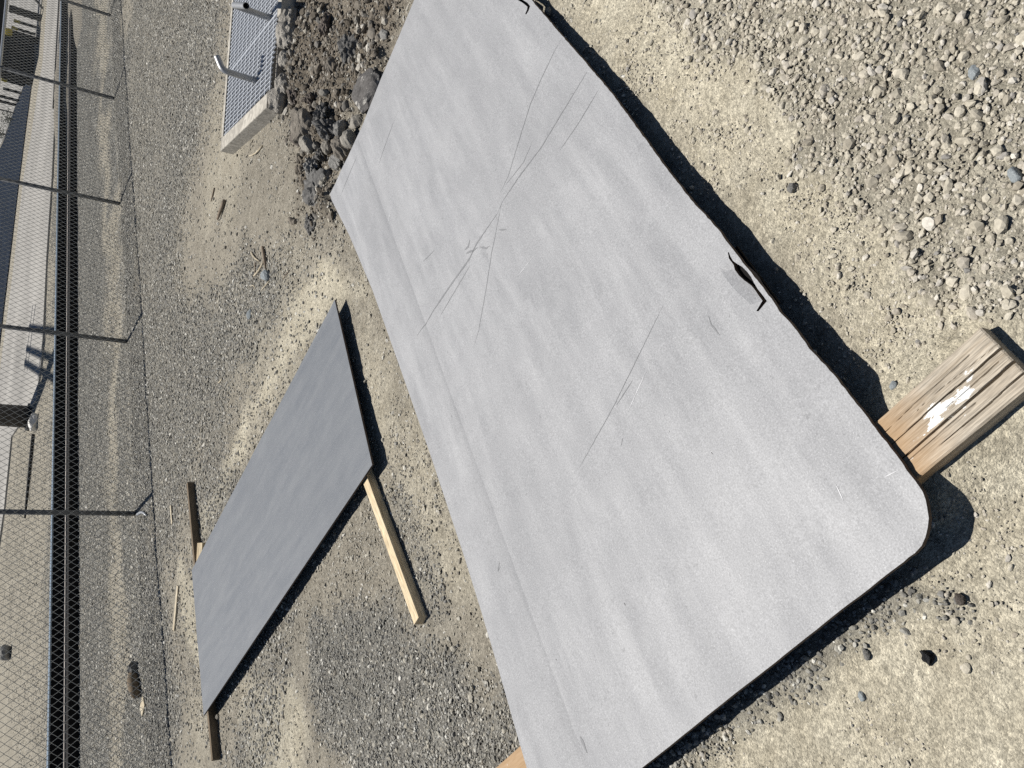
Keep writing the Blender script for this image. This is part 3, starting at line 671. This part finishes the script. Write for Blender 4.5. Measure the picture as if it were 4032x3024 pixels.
# ------------------------------------------------------------------ rails in the apron, pole, platform
def flatrail(label, a, b):
    p0, p1 = at(*a)[:2], at(*b)[:2]; d = p1 - p0; p1 = p1 + d * .0; L = np.linalg.norm(d); ex = d / L; ey = np.array([-ex[1], ex[0]])
    root = empty('embedded_rail', (*p0, .036))
    bm = bmesh.new(); obox(bm, (0, 0, 0), (ex[0] * L, ex[1] * L, 0), (ey[0] * .075, ey[1] * .075, 0), (0, 0, .03), .004); bm_obj('rail_head', bm, M_DIRTY, root)
    bm = bmesh.new(); obox(bm, (ey[0] * .08, ey[1] * .08, -.001), (ex[0] * L, ex[1] * L, 0), (ey[0] * .05, ey[1] * .05, 0), (0, 0, .006)); bm_obj('flangeway_strip', bm, M_FLNG, root)
    tag(root, label, 'rail')
flatrail('dark rail set in the concrete apron, running the farther line', (243, -60), (218, 430)); flatrail('short dark rail in the apron next to the soil heap', (264, -60), (250, 230))
def pole():
    b = at(118, 1642)[:2]; root = empty('utility_pole', (*b, 0)); h = 8.3
    bm = bmesh.new(); tube(bm, [(0, 0, -.1), (0, 0, 3), (0, 0, h)], [.235, .20, .15], 20); bm_obj('shaft', bm, M_POLE, root, True)
    bm = bmesh.new(); tube(bm, [(0, 0, -.02), (0, 0, .06)], [.30, .29], 20); bm_obj('base_collar', bm, M_DIRTY, root, True)
    for dx in (-.75, -.42, .08):
        bm = bmesh.new(); tube(bm, [(dx, -.5, h - .3), (dx, 6.2, h - .3)], .085, 10); bm_obj('truss_arm', bm, M_POLE, root, True)
    for dy in (-.45, 2.6, 5.2, 5.9):
        bm = bmesh.new(); tube(bm, [(-.9, dy, h - .3), (.6 if dy > 5 else .12, dy, h - .3)], .06, 8); bm_obj('truss_brace', bm, M_POLE, root, True)
    tag(root, 'thick dark pole standing beyond the black beam', 'pole')
pole()
def platform():
    root = empty('raised_platform', (*at(150, 150)[:2], 0)); ro = root.location
    def post(px0, px1, wpx, mat=M_DIRTY, cap=False, top=None):
        b = at(*px0); rng_ = np.hypot(b[0], b[1]); hz = 0
        for z in np.arange(0, 6, .02):
            x_, y_, _ = proj(np.array([[b[0], b[1], z]])); hz = z
            if x_[0] < px1[0]: break
        ww = wpx / F * rng_ * .98; bm = bmesh.new(); l = Vector(b) - ro
        obox(bm, (l[0] - ww / 2, l[1] - ww / 2, -.05), (ww, 0, 0), (0, ww, 0), (0, 0, hz + .05), .01); o = bm_obj('leg', bm, mat, root)
        if cap:
            bm = bmesh.new(); obox(bm, (l[0] - ww / 2 - .006, l[1] - ww / 2 - .006, hz - .16), (ww + .012, 0, 0), (0, ww + .012, 0), (0, 0, .2), .01); bm_obj('yellow_cap', bm, M_YEL, o)
        return b, hz
    post((163, 72), (38, 40), 19); post((147, 109), (60, 80), 7.5, cap=True); post((143, 137), (52, 112), 7.5, cap=True); post((151, 162), (28, 130), 19, cap=True)
    for a_, b_, w_ in (((101, 338), (10, 318), 8), ((88, 368), (14, 350), 8), ((78, 398), (-20, 370), 8), ((64, 414), (-20, 395), 8), ((60, 446), (-20, 436), 4)): post(a_, b_, w_, cap=a_[1] == 338)
    def wall_(name, pa, pb, z0, z1, th, mat):
        a_, b_ = at(*pa), at(*pb); d = b_ - a_; L = np.linalg.norm(d); n = np.array([-d[1], d[0], 0]) / L * th
        if n[1] < 0: n = -n
        bm = bmesh.new(); obox(bm, (a_[0] - ro[0], a_[1] - ro[1], z0), (d[0], d[1], 0), (n[0], n[1], 0), (0, 0, z1 - z0), .01); bm_obj(name, bm, mat, root)
    wall_('side_panel', (142, 166), (131, 318), -.05, 2.6, .25, M_DIRTY)
    wall_('girder', (170, -260), (142, 168), .95, 1.55, .3, M_DIRTY)
    wall_('kerb_strip', (146, 150), (126, 300), -.02, .06, -.2, M_PAVE)
    wall_('cross_rail', (100, 300), (64, 440), 1.15, 1.27, .08, M_DIRTY)
    for a_, b_ in (((100, 0), (167, 33)), ((140, -3), (172, 6))):
        p, q_ = at(*a_), at(167, 33); bm = bmesh.new(); x0 = Vector(at(168, 34)) - ro
        tube(bm, [x0, x0 + Vector((1.0 if a_[0] == 100 else .55, .4, .85 if a_[0] == 100 else .45))], .035, 8); bm_obj('brace', bm, M_DIRTY, root)
    tag(root, 'dark raised platform on legs with yellow tops beyond the apron', 'platform')
platform()

# ------------------------------------------------------------------ rocks and rubble, each its own
def rock_mesh(name, seed, sub=2, cuts=9, rough=.05, ang_=.62):
    rr = random.Random(seed); bm = bmesh.new(); bmesh.ops.create_icosphere(bm, subdivisions=sub, radius=1)
    pl = [(Vector((rr.gauss(0, 1), rr.gauss(0, 1), rr.gauss(0, 1))).normalized(), rr.uniform(ang_, .92)) for _ in range(cuts)]
    for v in bm.verts:
        d = v.co.normalized(); r = 1.0
        for n, dist in pl:
            k = d.dot(n)
            if k > .05: r = min(r, dist / k)
        r *= 1 + rough * 2 * (float(vn(d.x * 4 + seed, d.y * 4 + d.z * 3.1, seed)) - .5)
        v.co = d * r
    m = bpy.data.meshes.new(name); bm.normal_update(); bm.to_mesh(m); bm.free(); return m
R_GREYW = mat_rock('crusted_slab', (.085, .08, .076), (.16, .152, .145), 9, (.46, .44, .40), .012, .575)
R_BROWN = mat_rock('brown_rock', (.135, .12, .10), (.25, .225, .19), 14, bump=.015)
R_PURP = mat_rock('purplish_rock', (.095, .08, .068), (.18, .155, .135), 16, bump=.012)
R_LIGHT = mat_rock('light_rock', (.23, .215, .185), (.36, .335, .29), 16, bump=.01)
R_DARK = mat_rock('dark_asphalt_rubble', (.075, .073, .07), (.20, .195, .185), 26, bump=.03)
R_GREY = mat_rock('grey_rock', (.19, .185, .175), (.33, .32, .295), 18, bump=.015)
R_BLUE = mat_rock('blue_grey_pebble', (.20, .225, .235), (.32, .345, .35), 20, bump=.004)
R_WHITE = mat_rock('white_rock', (.62, .60, .56), (.80, .78, .73), 20, bump=.004)
R_BLK = mat_rock('black_cinder', (.018, .018, .019), (.07, .07, .072), 45, bump=.02)
ROCKS = [  # name, label, px, size (m), material, seed, yaw, rough, kind
    ('rubble_slab', 'dark concrete slab chunk with white crust at the plate edge', (1440, 352), (.145, .105, .06), R_GREYW, 3, 1.9, .10, .75),
    ('rock', 'large brown rock in the rubble nearest the drain box', (1207, 497), (.125, .10, .085), R_BROWN, 5, .4, .12, .6),
    ('rock', 'purplish rock tucked against the large brown rock', (1180, 545), (.075, .06, .045), R_PURP, 7, 1.1, .1, .6),
    ('rock', 'light grey rock in front of the large brown rock', (1228, 572), (.068, .065, .05), R_LIGHT, 9, .2, .08, .6),
    ('rubble_chunk', 'dark porous chunk in the middle of the rubble', (1293, 512), (.095, .06, .065), R_DARK, 11, 1.3, .3, .55),
    ('rubble_chunk', 'dark jagged chunk on top of the porous rubble', (1285, 455), (.085, .06, .05), R_DARK, 12, .6, .32, .55),
    ('rock', 'flat tan rock touching the plate edge below the crusted slab', (1396, 478), (.060, .045, .03), R_LIGHT, 13, 1.5, .06, .6),
    ('rock', 'angular light grey rock under the plate edge', (1371, 545), (.070, .052, .055), R_LIGHT, 15, .9, .08, .55),
    ('rock', 'brown rock standing under the plate edge', (1338, 582), (.080, .06, .06), R_BROWN, 17, 1.2, .1, .6),
    ('rock', 'small grey rock between the brown and tan rocks', (1338, 504), (.055, .04, .05), R_GREY, 19, .3, .1, .55),
    ('rubble_chunk', 'heap of crumbled dark asphalt beside the plate corner', (1240, 752), (.14, .11, .05), R_DARK, 21, 1.7, .35, .6),
    ('rubble_chunk', 'pale crusted rock above the crumbled asphalt', (1228, 660), (.085, .06, .045), R_GREY, 23, .5, .25, .6),
    ('rubble_chunk', 'small dark asphalt lump past the crumbled heap', (1215, 878), (.07, .055, .03), R_DARK, 25, 1.0, .3, .6),
    ('rock', 'dark rounded rock in the brown soil near the plate', (1362, 185), (.085, .08, .07), R_DARK, 27, .2, .25, .6),
    ('soil_clod', 'brown soil clod below the drain grating corner', (1152, 372), (.06, .055, .045), R_PURP, 29, .6, .25, .6),
    ('soil_clod', 'dark soil clod on the brown bank', (1275, 92), (.06, .05, .05), R_PURP, 31, .1, .25, .6),
    ('soil_clod', 'brown clod just below the first clod by the drain', (1215, 390), (.05, .04, .035), R_PURP, 32, .8, .25, .6),
    ('rock', 'brown-grey rock between the drain box and the big brown rock', (1172, 455), (.055, .045, .04), R_BROWN, 61, .7, .1, .6),
    ('rock', 'small tan rock just under the porous dark chunk', (1283, 575), (.05, .04, .035), R_LIGHT, 62, .2, .08, .6),
    ('rock', 'grey rock half hidden by the plate below the standing brown rock', (1318, 640), (.065, .05, .045), R_GREY, 63, 1.4, .1, .6),
    ('rock', 'tan stone between the crumbled asphalt and the plate', (1285, 690), (.04, .03, .025), R_LIGHT, 64, .4, .08, .6),
    ('rubble_chunk', 'thin dark shard leaning on the light grey rock', (1255, 612), (.06, .035, .04), R_DARK, 65, .9, .2, .55),
    ('rock', 'greenish grey flat stone near the upper plate edge', (1515, 142), (.05, .035, .015), R_GREY, 66, 1.2, .05, .7),
    ('rock', 'brown rock at the foot of the soil bank', (1310, 260), (.05, .04, .04), R_BROWN, 67, .3, .15, .6),
    ('cinder', 'black cinder lump lying on the pale fines', (3650, 2585), (.016, .014, .012), R_BLK, 33, .4, .35, .6),
    ('stone', 'blue-grey pebble between the timber and the plate shadow', (3540, 1523), (.011, .010, .006), R_BLUE, 35, .2, .04, .7),
    ('stone', 'smooth blue-grey stone beside the dry stalks', (1043, 1085), (.062, .04, .03), R_BLUE, 37, 1.3, .04, .7),
    ('stone', 'small blue-grey stone past the dry stalks', (978, 1237), (.036, .03, .018), R_BLUE, 38, .3, .04, .7),
    ('stone', 'white-faced stone at the corner of the coarse gravel', (4002, 690), (.020, .014, .012), R_BLUE, 39, .6, .06, .6),
    ('stone', 'blue-grey flat stone among the coarse gravel', (3845, 290), (.018, .013, .009), R_BLUE, 41, .3, .05, .6),
    ('stone', 'dark grey stone on the edge of the coarse gravel', (3120, 740), (.016, .014, .012), R_GREY, 43, .9, .08, .6),
    ('stone', 'dull grey stone under the lone gravel cluster', (3410, 2575), (.014, .010, .007), R_GREY, 45, .5, .06, .6),
    ('stone', 'purple-grey stone near the rounded plate corner', (3785, 2360), (.014, .010, .008), R_PURP, 47, .5, .06, .6),
    ('stone', 'slate blue stone in the pale fines below the plate', (3392, 2740), (.012, .010, .007), R_BLUE, 48, .2, .06, .6),
    ('stone', 'white stone leaning against the dark pole', (133, 1665), (.20, .14, .12), R_WHITE, 49, .5, .08, .6),
    ('stone', 'round stone at the tip of the board shadow', (858, 2822), (.020, .018, .016), R_LIGHT, 51, .5, .05, .7),
    ('stone', 'white pebble at the upper plate edge', (2152, 42), (.020, .016, .014), R_LIGHT, 53, .5, .05, .7),
]
for k, (nm, lab, (px_, py_), sz, mt, sd, yw, rg, an) in enumerate(ROCKS):
    g_ = at(px_, py_, sz[2] * .5)[:2]; m = rock_mesh(nm, sd, 4 if sz[0] > .04 else 3, 11, rg, an); m.materials.append(mt)
    if nm == 'rubble_chunk' or nm == 'soil_clod':
        for v in m.vertices:
            d = v.co; f_ = 1 + .25 * (float(vn(d.x * 7 + sd, d.y * 7 + d.z * 6, 4)) - .5) + .18 * (float(vn(d.x * 16 + sd, d.y * 16 + d.z * 13, 6)) - .5); v.co = d * f_
    o = bpy.data.objects.new(nm, m); COL.objects.link(o); o.scale = sz; o.rotation_euler = (0, 0, yw)
    o.location = (g_[0], g_[1], hgt(*g_) + sz[2] * .42); tag(o, lab, 'rock' if 'rock' in nm or 'rubble' in nm else ('clod' if 'clod' in nm else 'stone'))

# ------------------------------------------------------------------ stalks, slats and litter
def stalk(name, label, cat, p0, p1, r, mat, z=.008, bend=.0, group=None):
    a_, b_ = at(*p0)[:2], at(*p1)[:2]; a3 = np.array([*a_, hgt(*a_) + z * 1.0]); b3 = np.array([*b_, hgt(*b_) + z * 1.6]); d = b3 - a3; L = np.linalg.norm(d)
    n = np.array([-d[1], d[0], 0]) / (L + 1e-9); bm = bmesh.new()
    tube(bm, [np.zeros(3)] + [d * t + n * bend * L * math.sin(math.pi * t) for t in (.25, .5, .75, 1)], [r, r * 1.1, r, r * .9, r * .6], 7)
    o = bm_obj(name, bm, mat, None, True); o.location = a3; tag(o, label, cat, group); return o
for lab, a_, b_, r_, mt, bd in [
    ('pale bent stalk with a knot beside the blue-grey stone', (1041, 1026), (1003, 1087), .0085, M_TWIG, .08),
    ('pair-thick pale straw above the bent stalk', (990, 993), (1022, 1027), .006, M_TWIG, -.05),
    ('brown stalk at the top of the stalk bundle', (1037, 973), (1052, 1058), .010, M_TWIGD, .02),
    ('thin straw crossing the bundle low down', (1060, 1107), (1031, 1143), .004, M_TWIG, .0),
    ('thin brown straw lying apart from the bundle', (1138, 1063), (1111, 1105), .003, M_TWIGD, .0),
    ('short pale straw below the bundle', (985, 1126), (1008, 1138), .004, M_TWIG, .1),
    ('thin dark stalk standing left in the bundle', (1005, 1032), (1005, 1078), .005, M_TWIGD, 0),
    ('forked pale twig in front of the drain box', (1035, 575), (985, 615), .006, M_TWIG, .06),
    ('brown lath lying on the dirt behind the rubble', (890, 790), (866, 866), .014, M_TWIGD, .0),
    ('short brown twig above the brown lath', (846, 740), (833, 795), .006, M_TWIGD, .03),
    ('thin twig in the dirt between lath and fence', (878, 1490), (862, 1508), .006, M_TWIG, .05)]:
    stalk('dry_stalk', lab, 'stalk', a_, b_, r_, mt, r_ * .9, bd, 'dry stalks strewn on the dirt')
def slat(label, p0, p1, w_, mat):
    a_, b_ = at(*p0)[:2], at(*p1)[:2]; o = lumber('thin_lath', a_, b_, w_, .012, mat, 1, hgt(*((a_ + b_) / 2)) + .002, 0, .002); tag(o, label, 'lath'); return o
slat('thin pale slat lying beyond the blue-grey plate', (700, 2305), (684, 2480), .05, M_TWIG)
slat('thin tan slat near the end of the long brown board', (676, 1995), (682, 2068), .03, M_TWIG)
slat('yellowish wood scrap in the gravel by the fence', (556, 2785), (564, 2822), .12, M_TWIG)
def log_():
    a_, b_ = at(541, 2655)[:2], at(556, 2738)[:2]; d = b_ - a_; n = np.array([-d[1], d[0]]); bm = bmesh.new()
    tube(bm, [(0, 0, .035), (*(d * .33 + n * .03), .045), (*(d * .7 + n * .02), .045), (*d, .035)], [.04, .05, .046, .035], 12)
    o = bm_obj('driftwood', bm, M_BOARD, None, True); o.location = (*a_, hgt(*a_)); tag(o, 'short curved brown log in the gravel under the fence', 'log')
    a_ = at(541, 2630)[:2]; m = rock_mesh('rubble_chunk', 77, 3, 10, .25, .6); m.materials.append(R_DARK); o = bpy.data.objects.new('rubble_chunk', m); COL.objects.link(o)
    o.scale = (.085, .06, .05); o.location = (*a_, hgt(*a_) + .03); o.rotation_euler = (0, 0, .7); tag(o, 'dark chunk touching the short curved log', 'rock')
log_()
stalk('bone_white_stick', 'white stick lying in the gravel at the second nearest fence post', 'stick', (545, 2026), (585, 2030), .012, M_RAIL, .012, .06)
a_ = at(42, 2570)[:2]; m = rock_mesh('rock', 91, 3, 10, .05, .7); m.materials.append(R_GREY); o = bpy.data.objects.new('rock', m); COL.objects.link(o); o.scale = (.16, .16, .13); o.location = (*a_, .1); tag(o, 'lone dark rock on the bare dirt beyond the beam', 'rock')
def bar_far():
    o = stalk('steel_rod', 'long dark rod lying on the dirt beyond the black beam', 'rod', (137, 1710), (107, 2040), .03, M_DIRTY, .03); return o
bar_far()
def shrub(label, px_, s):
    b = at(*px_)[:2]; root = empty('shrub', (*b, 0)); rr = random.Random(4); vs, fs = [], []
    for k in range(260):
        d = Vector((rr.gauss(0, 1), rr.gauss(0, 1), rr.gauss(0, 1))).normalized() * s * rr.uniform(.3, 1) * rr.choice((1, .8, 1.15)); d.z = abs(d.z) * 1.1 + s * .25
        q_ = Quaternion((rr.gauss(0, 1), rr.gauss(0, 1), rr.gauss(0, 1), rr.gauss(0, 1))).normalized(); l = s * rr.uniform(.10, .2); b0 = len(vs)
        for c_ in ((-.5, 0, 0), (0, -.3, .05), (.5, 0, 0), (0, .3, .05)): vs.append(d + q_ @ (Vector(c_) * l))
        fs.append((b0, b0 + 1, b0 + 2, b0 + 3))
    mesh_obj('crown', vs, fs, M_LEAF, root); bm = bmesh.new()
    for k in range(4): tube(bm, [(0, 0, 0), (rr.uniform(-.3, .3) * s, rr.uniform(-.3, .3) * s, s * .8)], [s * .05, s * .02], 6)
    bm_obj('stem', bm, M_BOARD, root); tag(root, label, 'shrub')
shrub('small dark shrub by the last thin leg of the platform', (54, 470), .42); shrub('second dark shrub on the edge of the asphalt road', (24, 530), .42)

# ------------------------------------------------------------------ gravel, pebbles and clods
protos = bpy.data.collections.new('stone_shapes')
for k in range(9):
    m = rock_mesh('stone_shape', 200 + k, 2 if k < 4 else 1, 11 + k % 4, .04, .42 + .05 * (k % 4)); o = bpy.data.objects.new('stone_shape', m); protos.objects.link(o)
def scatter(name, pos, scl, rot, ix, mat, label):
    n = len(pos); me_ = bpy.data.meshes.new(name); me_.vertices.add(n); me_.vertices.foreach_set('co', pos.ravel().astype(np.float32))
    for nm, ty, dat in (('rot', 'FLOAT_VECTOR', rot), ('scl', 'FLOAT_VECTOR', scl)):
        a_ = me_.attributes.new(nm, ty, 'POINT'); a_.data.foreach_set('vector', dat.ravel().astype(np.float32))
    a_ = me_.attributes.new('ix', 'INT', 'POINT'); a_.data.foreach_set('value', ix.astype(np.int32)); me_.update()
    o = link(name, me_, mat); ng = bpy.data.node_groups.new(name, 'GeometryNodeTree')
    ng.interface.new_socket('Geometry', in_out='INPUT', socket_type='NodeSocketGeometry'); ng.interface.new_socket('Geometry', in_out='OUTPUT', socket_type='NodeSocketGeometry')
    N = ng.nodes; gi = N.new('NodeGroupInput'); go = N.new('NodeGroupOutput'); ci = N.new('GeometryNodeCollectionInfo'); ip = N.new('GeometryNodeInstanceOnPoints'); sm = N.new('GeometryNodeSetMaterial')
    ci.inputs['Collection'].default_value = protos; ci.inputs['Separate Children'].default_value = True; ci.inputs['Reset Children'].default_value = True
    ip.inputs['Pick Instance'].default_value = True; sm.inputs['Material'].default_value = mat
    def attr(nm, ty):
        q_ = N.new('GeometryNodeInputNamedAttribute'); q_.data_type = ty; q_.inputs['Name'].default_value = nm; return [s for s in q_.outputs if s.enabled and s.name == 'Attribute'][0]
    er = N.new('FunctionNodeEulerToRotation'); L = ng.links.new
    L(ci.outputs[0], sm.inputs[0]); L(gi.outputs[0], ip.inputs['Points']); L(sm.outputs[0], ip.inputs['Instance']); L(attr('ix', 'INT'), ip.inputs['Instance Index'])
    L(attr('rot', 'FLOAT_VECTOR'), er.inputs[0]); L(er.outputs[0], ip.inputs['Rotation']); L(attr('scl', 'FLOAT_VECTOR'), ip.inputs['Scale']); L(ip.outputs[0], go.inputs[0])
    md = o.modifiers.new('scatter', 'NODES'); md.node_group = ng
    tag(o, label, name.replace('_', ' '), kind='stuff'); return o
rg = np.random.default_rng(11)
def blocked(x, y):
    u = x * PU[0] + y * PU[1]; v = x * PV[0] + y * PV[1]
    b = sdist(u, v, [(u_low + .10, v_left + .10), (u_low + .10, v_right - .10), (u_top - .1, v_right - .10), (u_top - .1, v_left + .1)]) > 0
    b |= (u > .59) & (u < .748) & (v > v_left - .43) & (v < v_right + .27)
    bu, bv = box_uv(x, y); b |= (bu > -.004) & (bu < BL) & (bv > 0) & (bv < BW - .12)
    b |= sdist(x, y, [tuple(SA[:2]), tuple(SB[:2]), tuple(SC[:2]), tuple(SD[:2])]) > .12
    return b
def in_view(x, y, m=260):
    a_, b_, dp = proj(np.stack([x, y, np.zeros_like(x)], -1)); return (a_ > -m) & (a_ < 4032 + m) & (b_ > -m) & (b_ < 3024 + m) & (dp > .1)
def cands(x0, x1, y0, y1, dens_):
    n = int((x1 - x0) * (y1 - y0) * dens_); x = rg.uniform(x0, x1, n); y = rg.uniform(y0, y1, n); k = in_view(x, y); x, y = x[k], y[k]; k = ~blocked(x, y); return x[k], y[k]
def pack(sets):
    P_, S_, R_, I_ = [], [], [], []
    for x, y, lo, hi, emb, powr, *fl in sets:
        n = len(x); r = lo + (hi - lo) * rg.random(n) ** powr; s = np.stack([r * rg.uniform(.85, 1.35, n), r * rg.uniform(.75, 1.1, n), r * (rg.uniform(.38, .62, n) if fl else rg.uniform(.5, .85, n))], -1) * .5
        z = height(x, y) + s[:, 2] * (1 - 2 * emb) * rg.uniform(.6, 1.2, n)
        P_.append(np.stack([x, y, z], -1)); S_.append(s); R_.append(np.stack([rg.normal(0, .35, n), rg.normal(0, .35, n), rg.uniform(0, 6.28, n)], -1)); I_.append(rg.integers(0, 9, n))
    return [np.concatenate(q_) for q_ in (P_, S_, R_, I_)]
# coarse tan gravel, foreground
x, y = cands(.2, 2.6, .5, 3.4, 15000); zc = zones(x, y); k = rg.random(len(x)) < zc[3] * .95
x1_, y1_ = x[k], y[k]; sel = rg.random(len(x1_))
A_ = (x1_[sel < .62], y1_[sel < .62], .0035, .009, .25, 1.2); B_ = (x1_[(sel >= .62) & (sel < .94)], y1_[(sel >= .62) & (sel < .94)], .009, .020, .22, 1.5); C_ = (x1_[sel >= .94], y1_[sel >= .94], .019, .034, .22, 1.6)
scatter('coarse_gravel', *pack([A_, B_, C_]), M_TAN, 'loose tan gravel scattered in the foreground corner')
# grey gravel: by the plate edge, between the plates, along the fence
x, y = cands(-2.2, .6, .5, 4.4, 13000); zc = zones(x, y); g_ = np.maximum.reduce([zc[4] * .95, zc[5] * .95, zc[6] * .5]); k = rg.random(len(x)) < g_; x, y = x[k], y[k]; s_ = rg.random(len(x))
sets = [(x[s_ < .6], y[s_ < .6], .004, .010, .3, 1.2), (x[s_ >= .6], y[s_ >= .6], .009, .020, .3, 1.8)]
for a_, b_, dn in ((4.2, 9, 5200), (9, 22, 3000)):
    x, y = cands(-7, 9, a_, b_, dn); zc = zones(x, y); k = rg.random(len(x)) < zc[7] * .8; x, y = x[k], y[k]; sets.append((x, y, .009, .028, .22, 1.6, 1))
scatter('grey_gravel', *pack(sets), M_GREY, 'grey crushed gravel along the fence and between the plates')
# pebbles bedded in the fines everywhere else
sets = []
x, y = cands(-2, 2.6, .5, 3.6, 16000); zc = zones(x, y); k = rg.random(len(x)) < .85 * zc[0] * (1 - zc[3]) * sstep(.38, .75, fbm(x * 4, y * 4, 55, 4)); x, y = x[k], y[k]; s_ = rg.random(len(x))
tanset = [(x[s_ < .93], y[s_ < .93], .0035, .0095, .30, 1.7), (x[s_ >= .93], y[s_ >= .93], .010, .023, .26, 1.8)]
scatter('bedded_pebbles', *pack(tanset), M_TAN, 'pale pebbles half buried in the packed fines')
for x0, x1, a_, b_, dn in ((-2.6, 2.8, 2.0, 6.2, 7500), (-4.5, 6, 6.2, 12, 3200), (-6, 10, 12, 24, 700)):
    x, y = cands(x0, x1, a_, b_, dn); zc = zones(x, y); k = rg.random(len(x)) < (1 - .9 * zc[2]) * (.35 + .65 * sstep(.35, .65, fbm(x * 2.2, y * 2.2, 66, 3))) * (1 - .85 * zc[0]) * (1 - .75 * soft(x, y, SM, .25, .2, 16, 3)); x, y = x[k], y[k]; s_ = rg.random(len(x))
    sc_ = 1 if a_ < 6 else 1.35
    sets += [(x[s_ < .93], y[s_ < .93], .0045 * sc_, .0125 * sc_, .26, 1.7, 1), (x[s_ >= .93], y[s_ >= .93], .014 * sc_, .030 * sc_, .24, 2.2, 1)]
scatter('yard_pebbles', *pack(sets), M_PEB, 'mixed pebbles strewn over the dirt of the yard')
x, y = cands(.4, 3.2, 3.2, 6.2, 5200); zc = zones(x, y); k = rg.random(len(x)) < zc[2] ** 1.3; x, y = x[k], y[k]; s_ = rg.random(len(x))
scatter('soil_crumbs', *pack([(x[s_ < .88], y[s_ < .88], .006, .022, .25, 1.6), (x[s_ >= .88], y[s_ >= .88], .02, .065, .25, 2.0)]), M_CLOD, 'brown soil crumbs and stones around the rubble')
print('tris', sum(sum(len(p.vertices) - 2 for p in o.data.polygons) for o in sc.objects if o.type == 'MESH'), 'objs', len(sc.objects))
